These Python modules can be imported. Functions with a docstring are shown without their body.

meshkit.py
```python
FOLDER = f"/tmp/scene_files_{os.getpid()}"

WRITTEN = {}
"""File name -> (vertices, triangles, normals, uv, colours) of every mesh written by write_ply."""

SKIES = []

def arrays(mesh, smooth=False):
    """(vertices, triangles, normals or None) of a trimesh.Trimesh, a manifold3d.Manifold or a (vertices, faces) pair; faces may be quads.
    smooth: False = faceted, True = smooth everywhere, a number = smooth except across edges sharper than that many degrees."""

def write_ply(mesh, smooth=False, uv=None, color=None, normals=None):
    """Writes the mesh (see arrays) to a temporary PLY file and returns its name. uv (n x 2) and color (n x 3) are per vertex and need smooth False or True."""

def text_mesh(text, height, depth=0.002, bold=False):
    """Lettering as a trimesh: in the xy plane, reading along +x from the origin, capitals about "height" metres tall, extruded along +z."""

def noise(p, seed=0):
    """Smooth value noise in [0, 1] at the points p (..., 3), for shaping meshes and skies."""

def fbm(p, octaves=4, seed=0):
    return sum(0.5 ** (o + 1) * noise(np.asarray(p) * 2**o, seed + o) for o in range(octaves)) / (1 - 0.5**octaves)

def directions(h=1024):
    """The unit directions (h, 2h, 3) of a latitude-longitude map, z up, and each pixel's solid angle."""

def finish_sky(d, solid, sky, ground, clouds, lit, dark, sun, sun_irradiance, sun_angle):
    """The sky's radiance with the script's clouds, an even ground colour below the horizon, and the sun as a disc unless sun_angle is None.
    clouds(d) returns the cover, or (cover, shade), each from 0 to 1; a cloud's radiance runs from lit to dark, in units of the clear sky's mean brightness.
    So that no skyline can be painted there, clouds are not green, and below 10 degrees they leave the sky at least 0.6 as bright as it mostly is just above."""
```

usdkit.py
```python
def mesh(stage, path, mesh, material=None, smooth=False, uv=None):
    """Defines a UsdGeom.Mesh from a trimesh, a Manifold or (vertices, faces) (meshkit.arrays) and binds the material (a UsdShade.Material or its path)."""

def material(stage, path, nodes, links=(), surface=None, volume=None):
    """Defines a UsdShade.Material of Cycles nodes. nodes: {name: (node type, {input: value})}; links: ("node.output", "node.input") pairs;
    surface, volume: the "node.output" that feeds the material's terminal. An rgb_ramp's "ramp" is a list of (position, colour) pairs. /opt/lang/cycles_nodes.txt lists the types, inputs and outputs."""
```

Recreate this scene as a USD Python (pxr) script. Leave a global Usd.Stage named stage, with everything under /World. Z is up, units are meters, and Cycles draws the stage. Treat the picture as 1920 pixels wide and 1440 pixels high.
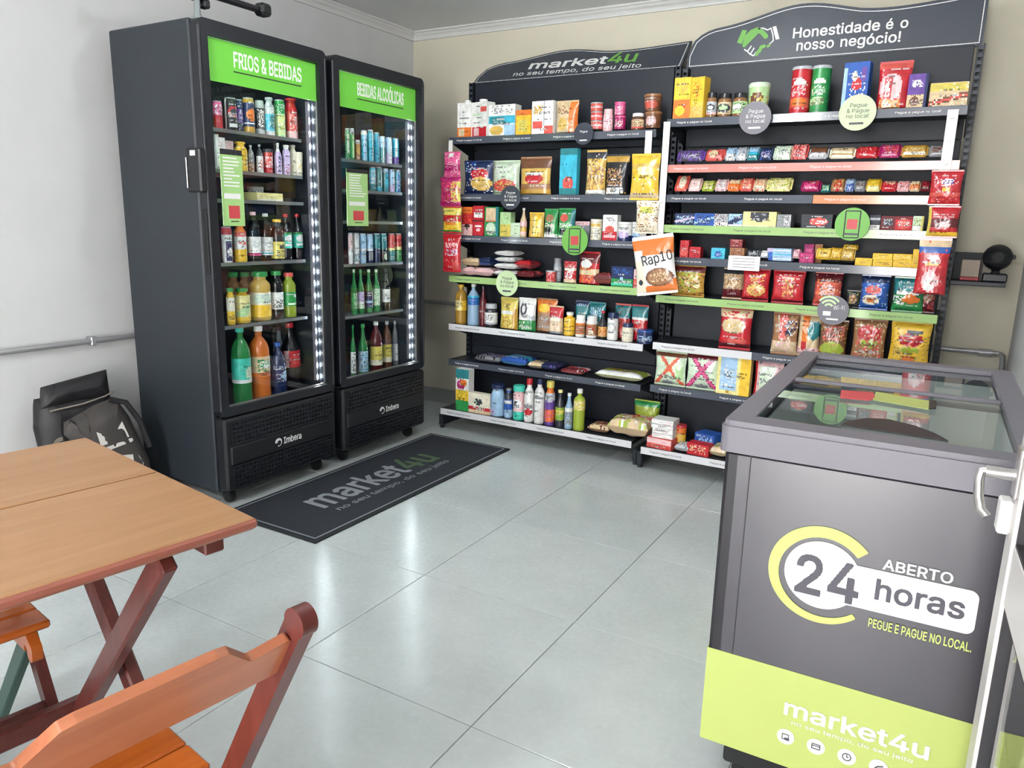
import math, random, re
import numpy as np, trimesh, usdkit, meshkit
import manifold3d as m3
from shapely.geometry import Polygon, LineString, Point, box as sbox
from shapely.ops import unary_union
from shapely import affinity
from pxr import Usd, UsdGeom, UsdLux, UsdShade, Gf, Sdf, Vt

stage = Usd.Stage.CreateInMemory()
UsdGeom.SetStageUpAxis(stage, UsdGeom.Tokens.z); UsdGeom.SetStageMetersPerUnit(stage, 1.0)
stage.SetDefaultPrim(UsdGeom.Xform.Define(stage, '/World').GetPrim())
UsdGeom.Scope.Define(stage, '/World/Looks')
rng = np.random.default_rng(7)

# ---------------------------------------------------------------- camera, light, exposure
F_PX = 1405.1
CAM = np.array([3.2483, -4.1909, 1.2646])
YAW, PITCH, ROLL = map(math.radians, (-30.2105, 12.3097, 1.3776))
FWD = np.array([math.sin(YAW)*math.cos(PITCH), math.cos(YAW)*math.cos(PITCH), -math.sin(PITCH)])
_r = np.array([math.cos(YAW), -math.sin(YAW), 0]); _u = np.cross(_r, FWD)
RGT, UPV = _r*math.cos(ROLL)+_u*math.sin(ROLL), _u*math.cos(ROLL)-_r*math.sin(ROLL)
cam = UsdGeom.Camera.Define(stage, '/World/camera')
cam.CreateHorizontalApertureAttr(36.0); cam.CreateVerticalApertureAttr(27.0)
cam.CreateFocalLengthAttr(36.0*F_PX/1920); cam.CreateClippingRangeAttr(Gf.Vec2f(0.02, 100))
M = np.eye(4); M[0,:3], M[1,:3], M[2,:3], M[3,:3] = RGT, UPV, -FWD, CAM
cam.AddTransformOp().Set(Gf.Matrix4d(M.tolist()))
cam.GetExposureAttr().Set(0.0)
LAMP_E, LAMP2_E, LED_E, SKY_E = 178.0, 190.0, 36.0, 7.6
LAMP_COL = (.95, 0.985, 1.0)

def lin(h):
    c = np.array([int(h[i:i+2], 16) for i in (0, 2, 4)])/255.0
    return tuple(np.where(c <= .04045, c/12.92, ((c+.055)/1.055)**2.4))
dome = UsdLux.DomeLight.Define(stage, '/World/sky'); dome.CreateIntensityAttr(SKY_E); dome.CreateColorAttr(Gf.Vec3f(1.0, .965, .945))

# ---------------------------------------------------------------- pixel of the photograph -> point on a plane
def ray(u, v): return FWD+RGT*(u-960)/F_PX-UPV*(v-720)/F_PX
def on(u, v, p, n):
    d = ray(u, v); n = np.asarray(n, float); return CAM+d*(((np.asarray(p)-CAM)@n)/(d@n))
def at(u, v, ax, val):
    i = 'xyz'.index(ax); n = np.zeros(3); n[i] = 1; p = np.zeros(3); p[i] = val; return on(u, v, p, n)

# ---------------------------------------------------------------- materials
LK = {}
def mat(name, nodes, links, surface='p.BSDF'):
    LK[name] = usdkit.material(stage, '/World/Looks/'+name, nodes, links, surface=surface); return name
def P(name, hexc, rough=.5, **kw):
    return mat(name, {'p': ('principled_bsdf', {'base_color': lin(hexc), 'roughness': rough, **kw})}, [])
def noisy(name, c1, c2, scale, rough=.5, bump=0, detail=4, stretch=(1,1,1), rough2=None, **kw):
    nd = {'tc': ('texture_coordinate', {}), 'm': ('mapping', {'scale': stretch}), 'n': ('noise_texture', {'scale': scale, 'detail': detail, 'roughness': .6}),
          'r': ('rgb_ramp', {'ramp': [(.3, lin(c1)), (.7, lin(c2))]}), 'p': ('principled_bsdf', {'roughness': rough, **kw})}
    lk = [('tc.object', 'm.vector'), ('m.vector', 'n.vector'), ('n.fac', 'r.fac'), ('r.color', 'p.base_color')]
    if bump:
        nd['b'] = ('bump', {'strength': bump, 'distance': .01}); lk += [('n.fac', 'b.height'), ('b.normal', 'p.normal')]
    return mat(name, nd, lk)
noisy('wall_white', 'cacaca', 'd0d0d0', 3, .75, .03)
noisy('wall_beige', 'd2ccb9', 'd8d2bf', 3, .75, .03)
noisy('ceiling_paint', 'e6e8e8', 'eaecec', 2, .8)
P('moulding_white', 'd8d8d6', .5)
P('grout', '8d9494', .8); P('skirting', '9a9c9a', .4)
mat('tile', {'tc': ('texture_coordinate', {}), 'oi': ('object_info', {}), 'cx': ('combine_xyz', {}), 'ad': ('vector_math', {'math_type': 'multiply_add', 'vector2': (1,1,1)}),
             'mul': ('math', {'math_type': 'multiply', 'value2': 37.0}),
             'n': ('noise_texture', {'scale': 5.0, 'detail': 8.0, 'roughness': .7}), 'n2': ('noise_texture', {'scale': 60.0, 'detail': 3.0}),
             'r': ('rgb_ramp', {'ramp': [(.3, lin('b9c0c0')), (.7, lin('c4cbcb'))]}),
             'r2': ('map_range', {'from_min': .3, 'from_max': .7, 'to_min': .16, 'to_max': .27}), 'p': ('principled_bsdf', {'specular_ior_level': .55})},
    [('tc.object', 'ad.vector1'), ('oi.random', 'mul.value1'), ('mul.value', 'cx.x'), ('cx.vector', 'ad.vector3'), ('ad.vector', 'n.vector'), ('ad.vector', 'n2.vector'),
     ('n.fac', 'r.fac'), ('r.color', 'p.base_color'), ('n2.fac', 'r2.value'), ('r2.result', 'p.roughness')])
P('rack_dark', '1f242c', .45); P('rack_panel', '1c222d', .5); P('rack_edge', '363c48', .4)
P('strip_green', 'a3c67e', .14, specular_ior_level=.8); P('strip_white', 'e4e3e6', .14, specular_ior_level=.8); P('strip_pink', 'd98a80', .14, specular_ior_level=.8); P('strip_orange', 'dd8a5c', .14, specular_ior_level=.8); P('strip_dark', '4a505c', .14, specular_ior_level=.8)
P('cooler_black', '191c23', .38); P('cooler_side', '2a3037', .5); P('cooler_in', '252a31', .35); P('grille_black', '16181d', .5); P('rubber', '131417', .7)
P('alu', 'c9c6c4', .3, metallic=.85); P('alu_paint', 'cfcac8', .35); P('chrome', 'd8d8d8', .12, metallic=1.0); P('gasket', '2a282c', .6); P('pipe_grey', 'a9a9ab', .35, metallic=.5)
P('wire', '9aa0a6', .3, metallic=.8); P('white_plastic', 'eceae8', .4); P('black_plastic', '1b1c20', .4); P('grey_plastic', '726f78', .42)
P('print_white', 'f0f0ee', .45); P('print_lime', 'c0cf72', .45); P('print_dark', '4b4852', .45); P('print_black', '23242a', .5); P('print_green', '6fb04c', .45); P('print_pale', 'cfe6b4', .5)
P('freezer_wrap', '38353d', .25, specular_ior_level=1.0); P('freezer_lime', 'b0bd6a', .4); P('freezer_in', 'e8e8e5', .5)
P('mat_rubber', '1c2028', .85); P('mat_grey', '7d8288', .9); P('mat_white', '7f8288', .9); P('mat_green', '43573c', .9); P('mat_edge', '121418', .7)
P('sticker_green', 'a5cf86', .4); P('sticker_red', 'c8494f', .45); P('bag_black', '1f1d20', .55); P('bag_brown', '3c3836', .6); P('bag_print', 'c9c5c0', .6); P('bag_line', '8a8078', .6)
P('clear_grey', '8a9294', .25); P('wire_black', '16171a', .5); P('card_beige', '9c8c7c', .5); P('card_red', 'b0343c', .5)
mat('sign_lit', {'p': ('principled_bsdf', {'base_color': lin('6cc244'), 'roughness': .35, 'emission_color': lin('6cc244'), 'emission_strength': .16})}, [])
mat('led', {'e': ('emission', {'color': (.86, .95, 1.0), 'strength': LED_E*9})}, [], 'e.emission')
mat('led_soft', {'e': ('emission', {'color': (.86, .95, 1.0), 'strength': LED_E})}, [], 'e.emission')
mat('lamp', {'e': ('emission', {'color': LAMP_COL, 'strength': LAMP_E})}, [], 'e.emission')
mat('lamp2', {'e': ('emission', {'color': LAMP_COL, 'strength': LAMP2_E})}, [], 'e.emission')
def glass(name, tint, ior=1.45, rough=0.0):
    mat(name, {'t': ('transparent_bsdf', {'color': tint}), 'g': ('glossy_bsdf', {'color': (1,1,1), 'roughness': rough}), 'f': ('fresnel', {'IOR': ior}), 'm': ('mix_closure', {}),
               'ge': ('geometry', {}), 'inv': ('math', {'math_type': 'subtract', 'value1': 1.0}), 'mu': ('math', {'math_type': 'multiply'})},
        [('ge.backfacing', 'inv.value2'), ('inv.value', 'mu.value1'), ('f.fac', 'mu.value2'), ('mu.value', 'm.fac'), ('t.BSDF', 'm.closure1'), ('g.BSDF', 'm.closure2')], 'm.closure')
glass('pane', (.95, .97, .97)); glass('lid_pane', (.86, .9, .9), 1.6); glass('clear_bottle', (.80, .86, .88), 1.5, .03); glass('clear_tub', (.9, .88, .86), 1.4, .05)
for nm, rough, sp in (('pack_matte', .55, .4), ('pack_gloss', .28, .6), ('pack_foil', .24, .9)):
    mat(nm, {'a': ('attribute', {'attribute': 'col'}), 'p': ('principled_bsdf', {'roughness': rough, 'specular_ior_level': sp})}, [('a.color', 'p.base_color')])
mat('pack_liquid', {'a': ('attribute', {'attribute': 'col'}), 'p': ('principled_bsdf', {'roughness': .12, 'specular_ior_level': .7, 'transmission_weight': .25})}, [('a.color', 'p.base_color')])
def wood(name, c1, c2, c3, ax, rough=.35):
    s = [14, 14, 14]; s[ax] = .9
    mat(name, {'tc': ('texture_coordinate', {}), 'm': ('mapping', {'scale': tuple(s)}), 'n': ('noise_texture', {'scale': 3.0, 'detail': 6.0, 'roughness': .65, 'distortion': .4}),
               'r': ('rgb_ramp', {'ramp': [(.25, lin(c1)), (.5, lin(c2)), (.78, lin(c3))]}), 'b': ('bump', {'strength': .06, 'distance': .003}), 'p': ('principled_bsdf', {'roughness': rough})},
        [('tc.object', 'm.vector'), ('m.vector', 'n.vector'), ('n.fac', 'r.fac'), ('r.color', 'p.base_color'), ('n.fac', 'b.height'), ('b.normal', 'p.normal')])
wood('wood_top', '8f6742', '9a724e', 'a67f5b', 1, .42); wood('wood_red', '4a201c', '572621', '66302a', 2, .35); wood('wood_edge', '7c4636', '874f42', '915847', 1, .4)
wood('wood_rail', '8f5034', '9c5c3d', 'a96848', 1, .3); wood('wood_seat', '984714', 'a55118', 'b26022', 1, .32)
P('wood_green', '1f4a40', .45)

# ---------------------------------------------------------------- things and parts
USED = {}
def numbered(parent, name):
    k = (parent, name); n = USED.get(k, -1)+1; USED[k] = n
    return parent+'/'+(name if n == 0 else f'{name}_{n:03d}')
def tag(prim, label=None, cat=None, group=None, kind=None):
    for k, v in (('label', label), ('category', cat), ('group', group), ('kind', kind)):
        if v: prim.SetCustomDataByKey(k, v)
    return prim
def thing(name, label=None, cat=None, loc=(0,0,0), rz=0, group=None, kind=None, rx=0, ry=0):
    x = UsdGeom.Xform.Define(stage, numbered('/World', name)); x.AddTranslateOp().Set(Gf.Vec3d(*map(float, loc)))
    if rz: x.AddRotateZOp().Set(float(rz))
    if ry: x.AddRotateYOp().Set(float(ry))
    if rx: x.AddRotateXOp().Set(float(rx))
    return tag(x.GetPrim(), label, cat, group, kind)
def dup(root, label, loc, rz=0, group=None):
    was = root.GetCustomData(); name = re.sub(r'_\d{3}$', '', root.GetName())
    x = UsdGeom.Xform.Define(stage, numbered('/World', name)); p = x.GetPrim()
    p.GetReferences().AddInternalReference(root.GetPath()); p.SetInstanceable(True)
    x.ClearXformOpOrder(); x.AddTranslateOp(opSuffix='c').Set(Gf.Vec3d(*map(float, loc)))
    if rz: x.AddRotateZOp(opSuffix='c').Set(float(rz))
    return tag(p, label, was['category'], group or was.get('group'))
def corner_normals(V, F, deg):
    fn = np.cross(V[F[:, 1]]-V[F[:, 0]], V[F[:, 2]]-V[F[:, 0]]); un = fn/np.maximum(np.linalg.norm(fn, axis=1, keepdims=True), 1e-12)
    _, vid = np.unique(np.round(V, 6), axis=0, return_inverse=True); vid = np.asarray(vid).ravel(); c = vid[F].ravel(); fc = np.repeat(np.arange(len(F)), 3); o = np.argsort(c, kind='stable'); cs = c[o]
    st = np.searchsorted(cs, cs, 'left'); en = np.searchsorted(cs, cs, 'right'); n = en-st; a = np.repeat(np.arange(len(o)), n); b = np.arange(n.sum())-np.repeat(np.cumsum(n)-n, n)+np.repeat(st, n)
    fa, fb_ = fc[o[a]], fc[o[b]]; ok = np.einsum('ij,ij->i', un[fa], un[fb_]) > math.cos(math.radians(deg)); N = np.zeros((len(o), 3)); np.add.at(N, o[a[ok]], fn[fb_[ok]])
    return N/np.maximum(np.linalg.norm(N, axis=1, keepdims=True), 1e-12)
def obj(parent, name, mesh, m, smooth=False, label=None, kind=None):
    """One Mesh prim. mesh: trimesh / Manifold / (V, F) / (V, F, C) with a colour per face."""
    par = '/World' if parent is None else str(parent.GetPath()); path = numbered(par, name)
    if isinstance(mesh, tuple) and len(mesh) == 3:
        V, F, C = mesh; V = np.asarray(V, float); F = np.asarray(F); idx = F.ravel()
        me = usdkit.mesh(stage, path, (V[idx], np.arange(len(idx)).reshape(-1, 3)), LK[m])
        if smooth:
            me.CreateNormalsAttr(Vt.Vec3fArray.FromNumpy(corner_normals(V, F, smooth).astype(np.float32))); me.SetNormalsInterpolation('vertex')
        UsdGeom.PrimvarsAPI(me).CreatePrimvar('col', Sdf.ValueTypeNames.Color3fArray, 'vertex').Set(Vt.Vec3fArray.FromNumpy(np.repeat(np.asarray(C), 3, 0).astype(np.float32)))
    else:
        me = usdkit.mesh(stage, path, mesh, LK[m], smooth=smooth)
    p = me.GetPrim(); tag(p, label, kind=kind); return p
def solid(name, mesh, m, label, cat, group=None, smooth=False): return tag(obj(None, name, mesh, m, smooth), label, cat, group)
def struct(name, mesh, m, smooth=False): return tag(obj(None, name, mesh, m, smooth), kind='structure')

# ---------------------------------------------------------------- shapes
BF = np.array([[0,2,1],[0,3,2],[4,5,6],[4,6,7],[0,1,5],[0,5,4],[1,2,6],[1,6,5],[2,3,7],[2,7,6],[3,0,4],[3,4,7]])
def bx(x0, x1, y0, y1, z0, z1):
    return np.array([[x0,y0,z0],[x1,y0,z0],[x1,y1,z0],[x0,y1,z0],[x0,y0,z1],[x1,y0,z1],[x1,y1,z1],[x0,y1,z1]], float), BF.copy()
def cb(x0, x1, y0, y1, z0, z1, b=.003):
    """box with chamfered edges"""
    b = min(b, (x1-x0)/3, (y1-y0)/3, (z1-z0)/3); pts = []
    for X in ((x0, 1), (x1, -1)):
        for Y in ((y0, 1), (y1, -1)):
            for Z in ((z0, 1), (z1, -1)):
                for k in range(3):
                    pts.append([a[0]+(0 if k == i else b*a[1]) for i, a in enumerate((X, Y, Z))])
    h = trimesh.convex.convex_hull(np.array(pts)); return np.array(h.vertices), np.array(h.faces)
def join(*ms):
    V, F, o = [], [], 0
    for m_ in ms:
        v, f, _ = meshkit.arrays(m_) if not isinstance(m_, tuple) else (np.asarray(m_[0], float), np.asarray(m_[1]), 0)
        if f.shape[1] == 4: f = np.vstack([f[:, [0,1,2]], f[:, [0,2,3]]])
        V.append(v); F.append(f+o); o += len(v)
    return np.vstack(V), np.vstack(F)
def joinc(*ms):
    v, f = join(*[m_[:2] for m_ in ms]); return v, f, np.vstack([m_[2] for m_ in ms])
def moved(m_, ex=(1,0,0), ey=(0,1,0), ez=(0,0,1), o=(0,0,0)):
    v, f = (m_ if isinstance(m_, tuple) else meshkit.arrays(m_)[:2])[:2]
    A = np.array([ex, ey, ez], float); f = np.asarray(f)
    if np.linalg.det(A) < 0: f = f[:, ::-1]
    return (np.asarray(v) @ A+np.asarray(o, float), f)+tuple(m_[2:] if isinstance(m_, tuple) else ())
def bar(p, q, w, t, side=(0,0,1)):
    """square bar from p to q; w across, t along the given side direction"""
    p, q = np.asarray(p, float), np.asarray(q, float); d = q-p; L = np.linalg.norm(d); d /= L
    s = np.asarray(side, float); s = s-d*(s@d); s /= np.linalg.norm(s); c = np.cross(s, d)
    return moved(cb(0, L, -w/2, w/2, -t/2, t/2, min(w, t)*.15), d, c, s, p)
def tube(pts, r, n=10):
    pts = np.asarray(pts, float); t = np.gradient(pts, axis=0); t /= np.linalg.norm(t, axis=1, keepdims=True)
    up = np.array([0,0,1.]) if abs(t[0][2]) < .9 else np.array([1.,0,0]); a = np.linspace(0, 2*np.pi, n, endpoint=False); rings = []
    for p, d in zip(pts, t):
        s = np.cross(d, up); s /= np.linalg.norm(s); w = np.cross(s, d); rings.append(p+r*(np.cos(a)[:, None]*s+np.sin(a)[:, None]*w)); up = w
    V = np.vstack(rings+[pts[:1], pts[-1:]]); F = []; k = len(pts)
    for i in range(k-1):
        for j in range(n):
            j2 = (j+1) % n; F += [[i*n+j, i*n+j2, (i+1)*n+j2], [i*n+j, (i+1)*n+j2, (i+1)*n+j]]
    for j in range(n): F += [[k*n, (j+1) % n, j], [k*n+1, (k-1)*n+j, (k-1)*n+(j+1) % n]]
    f = np.array(F); return V, f[:, ::-1]
def prism(poly, depth):
    """extrude a shapely polygon (x, y) along +z"""
    gs = [g for g in getattr(poly, 'geoms', [poly]) if g.area > 0]
    return join(*[trimesh.creation.extrude_polygon(g, depth, engine='earcut') for g in gs])
def text(s, h, o, ex, ey, ez, width=None, depth=.0012, bold=False, sx=1.0):
    m_ = meshkit.text_mesh(s, h, depth, bold); v = np.array(m_.vertices); v[:, 0] *= sx
    if width: v[:, 0] *= width/(v[:, 0].max()-v[:, 0].min())
    return moved((v, np.array(m_.faces)), ex, ey, ez, o)
XZ = ((1,0,0), (0,0,1), (0,-1,0))          # writing on a face that looks towards -y
YZ = ((0,1,0), (0,0,1), (1,0,0))           # writing on a face that looks towards +x

# ---------------------------------------------------------------- printed packs: colour per face
PAL = {k: np.array(lin(v)) for k, v in dict(W='f0efec', K='1c1c22', R='c0242f', O='e57a30', Y='f0c23a', G='2c8f4a', g='b9dca0', B='2a5aae', N='22305a', C='3fb4cf', T='2a7f86', P='df5a90',
    M='a81f62', V='6a4a9c', U='744a33', E='dcc39c', S='b8bcc2', D='3c3e46', A='8a8c90', L='efe39c', Q='c0943c', F='6a2229', I='a6c8e6', H='efc4c6', J='d4e6cc', X='f3ead4', r='d95a52', o='d8b25a', t='48cbb4', e='a0b23c', u='a3744f', v='c9b6dc', y='d8c860').items()}
def art(spec, U, V, seed):
    """colours (n, 3) of a print at u, v in 0..1 (v up)"""
    rg = np.random.default_rng(seed); ops = spec.split('#'); col = np.tile(PAL[ops[0]], (len(U), 1))
    for o in ops[1:]:
        if o == 'z': continue
        k, a = o[0], o[1:].split(','); c = PAL[a[-1]]; f = [float(x) for x in a[:-1]]
        if k == 'b': m_ = (V >= f[0]) & (V < f[1])
        elif k == 'r': m_ = (U >= f[0]) & (U < f[2]) & (V >= f[1]) & (V < f[3])
        elif k == 'e': m_ = ((U-f[0])/f[2])**2+((V-f[1])/f[3])**2 < 1
        elif k == 'n': m_ = rg.random(len(U)) < f[0]
        elif k == 'q': m_ = (rg.random(len(U)) < f[4]) & (U >= f[0]) & (U < f[2]) & (V >= f[1]) & (V < f[3])
        elif k == 'x': m_ = (np.abs(np.abs(U-.5)-np.abs(V-f[0])*f[2]) < f[1])
        elif k == 'd': m_ = np.abs(V-(f[0]+f[1]*U)) < f[2]
        elif k == 's': m_ = (np.abs((U*f[0]) % 1-.5) < .25)
        col[m_] = c
    if len(ops) > 1 and 'z' not in ops:                                                  # fine print: faint mottling and rows of small lettering
        col = col*(1+.5*(meshkit.fbm(np.stack([U*7, V*9, np.full_like(U, seed % 97)], 1), 2, seed)-.5))[:, None]
        for _ in range(4):
            v0, a, b = rg.uniform(.08, .9), rg.uniform(.08, .4), rg.uniform(.55, .92); m_ = (np.abs(V-v0) < .022) & (U > a) & (U < b) & (rg.random(len(U)) < .6); dark = col.mean(1) < .28
            col[m_ & dark] = col[m_ & dark]*.3+.45; col[m_ & ~dark] = col[m_ & ~dark]*.3
    return np.clip(col, 0, .95)
SEED = [100]
def cells(nx, ny):
    u, v = np.meshgrid(np.arange(nx+1)/nx, np.arange(ny+1)/ny); i = np.arange(nx*ny); a = (i//nx)*(nx+1)+i % nx
    Q = np.stack([a, a+1, a+nx+2, a+nx+1], 1); return u.ravel(), v.ravel(), Q
def facegrid(w, h, spec, y, nx=20, ny=28):
    SEED[0] += 1; u, v, Q = cells(nx, ny); V = np.stack([(u-.5)*w, np.full_like(u, y), v*h], 1); C = art(spec, u[Q].mean(1), v[Q].mean(1), SEED[0])
    return V, np.vstack([Q[:, [0,1,2]], Q[:, [0,2,3]]]), np.vstack([C, C])
def plain(m_, col): return m_[0], m_[1], np.tile(PAL[col] if isinstance(col, str) else col, (len(m_[1]), 1))
def lathe(prof, spec, n=20, cap=True, h=None):
    SEED[0] += 1; prof = np.array(prof, float); a = np.linspace(-np.pi, np.pi, n+1)[:-1]; z0, H = prof[:, 1].min(), (h or np.ptp(prof[:, 1]))
    V = np.vstack([np.stack([r*np.sin(a), -r*np.cos(a), np.full(n, z)], 1) for r, z in prof]); F, U, W = [], [], []
    for i in range(len(prof)-1):
        for j in range(n):
            j2 = (j+1) % n; F += [[i*n+j, i*n+j2, (i+1)*n+j2], [i*n+j, (i+1)*n+j2, (i+1)*n+j]]; th = a[j]+np.pi/n
            uu = .5+th/np.pi; uu = -uu if uu < 0 else (2-uu if uu > 1 else uu); U += [uu]*2; W += [((prof[i, 1]+prof[i+1, 1])/2-z0)/H]*2
    if cap:
        for i, s in ((0, -1), (len(prof)-1, 1)):
            if prof[i, 0] > 1e-5:
                V = np.vstack([V, [[0, 0, prof[i, 1]]]]); k = len(V)-1
                for j in range(n):
                    F.append([k, i*n+(j+1) % n, i*n+j] if s < 0 else [k, i*n+j, i*n+(j+1) % n]); U.append(.5); W.append(0 if s < 0 else 1)
    return V, np.array(F), art(spec, np.array(U), np.array(W), SEED[0])
def rings(r0, z0, r1, z1, k): return [(r0+(r1-r0)*i/k, z0+(z1-z0)*i/k) for i in range(k+1)]
def pillow(w, h, T, spec, nx=20, ny=26, stand=False, endx=False, back='A', boxy=False):
    SEED[0] += 1; u, v, Q = cells(nx, ny); sd = SEED[0]
    fu = np.clip(1-np.abs(2*u-1)**(3 if not endx else 7), 0, 1)**.55; fv = np.clip(1-np.abs(2*v-1)**(2.4 if not endx else 3.5), 0, 1)**.6
    if boxy: fu, fv = np.clip(1-np.abs(2*u-1)**6, 0, 1)**.5, np.clip(1-np.abs(2*v-1)**5, 0, 1)**.5
    if stand: fv = np.clip(1-v**2.2, 0, 1)**.7*np.clip(v*12+.55, 0, 1)
    nz = meshkit.fbm(np.stack([u*5, v*5, np.full_like(u, sd)], 1), 3, sd)-.5
    y = T/2*fu*fv*(1+.5*nz); sx = 1-.07*np.sin(np.pi*v)*(0 if endx else 1)
    x = (u-.5)*w*sx; z = v*h*(1-.05*np.sin(np.pi*u)*(1 if endx else 0))+.015*h*nz*np.sin(np.pi*v)
    Vf = np.stack([x, -y-.0004, z], 1); Vb = np.stack([x, y+.0004, z], 1); F1 = np.vstack([Q[:, [0,1,2]], Q[:, [0,2,3]]]); C = art(spec, u[Q].mean(1), v[Q].mean(1), sd)
    k = len(u); rim = []; W = nx+1
    loop = list(range(W))+[W*i+nx for i in range(1, ny+1)]+[W*ny+i for i in range(nx-1, -1, -1)]+[W*i for i in range(ny-1, 0, -1)]
    for a_, b_ in zip(loop, loop[1:]+loop[:1]): rim += [[a_, k+b_, b_], [a_, k+a_, k+b_]]
    edge = PAL[back] if back != 'A' else C.mean(0)
    return np.vstack([Vf, Vb]), np.vstack([F1, k+F1[:, ::-1], rim]), np.vstack([C, C, np.tile(C.mean(0)*.7+edge*.3, (2*len(Q)+len(rim), 1))])
# ---------------------------------------------------------------- product builders (base at origin, front towards -y)
def side_col(spec): return PAL[spec.split('#')[0]]
def carton(t, w, h, d, spec, o):
    hb = h if not o.get('cap') else h*.92
    v, f = bx(-w/2, w/2, -d/2, d/2, 0, hb); keep = [k for k in range(12) if k not in (4, 5)]
    sc = o.get('side'); body = (v, f[keep], np.tile(PAL[sc] if sc else side_col(spec), (10, 1)))
    g = facegrid(w, hb, spec, -d/2); obj(t, 'carton_body', joinc(g, body), 'pack_matte')
    obj(t, 'flap', plain(bx(-w*.48, w*.48, -d*.1, d*.47, hb, hb+.0012), 'W' if o.get('cap') else (sc or spec[0])), 'pack_matte')
    if o.get('cap'): obj(t, 'cap', moved(lathe([(w*.2, 0), (w*.2, h*.075), (w*.17, h*.08)], o['cap'], 14), o=(0, 0, hb+.0012)), 'pack_gloss', 40)
def can(t, w, h, d, spec, o):
    r = w/2; m_ = lathe(rings(r*.86, 0, r, h*.05, 1)+rings(r, h*.09, r, h*.88, 22)+[(r*.86, h*.96)], spec, 28, h=h)
    obj(t, 'can_body', m_, 'pack_foil', 40)
    obj(t, 'can_top', moved(lathe([(r*.88, 0), (r*.9, h*.03), (r*.84, h*.035), (r*.8, h*.012)], 'S', 20), o=(0, 0, h*.955)), 'pack_foil', 40)
def tin(t, w, h, d, spec, o):
    r = w/2; obj(t, 'tin_body', lathe(rings(r, 0, r, h*.86, 12), spec, 28), 'pack_gloss', 40)
    obj(t, 'lid', moved(lathe([(r*1.03, 0), (r*1.03, h*.11), (r*.98, h*.13)], o.get('cap', 'S'), 22), o=(0, 0, h*.87)), 'pack_foil', 40)
def tubecan(t, w, h, d, spec, o):
    r = w/2; obj(t, 'tube_body', lathe(rings(r, h*.02, r, h*.93, 26), spec, 28), 'pack_gloss', 40)
    obj(t, 'base_ring', lathe([(r*1.03, 0), (r*1.03, h*.02)], 'S', 22), 'pack_foil', 40)
    obj(t, 'lid', moved(lathe([(r*1.04, 0), (r*1.04, h*.05), (r*.95, h*.07)], o.get('cap', 'S'), 22), o=(0, 0, h*.93)), 'pack_gloss', 40)
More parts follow.
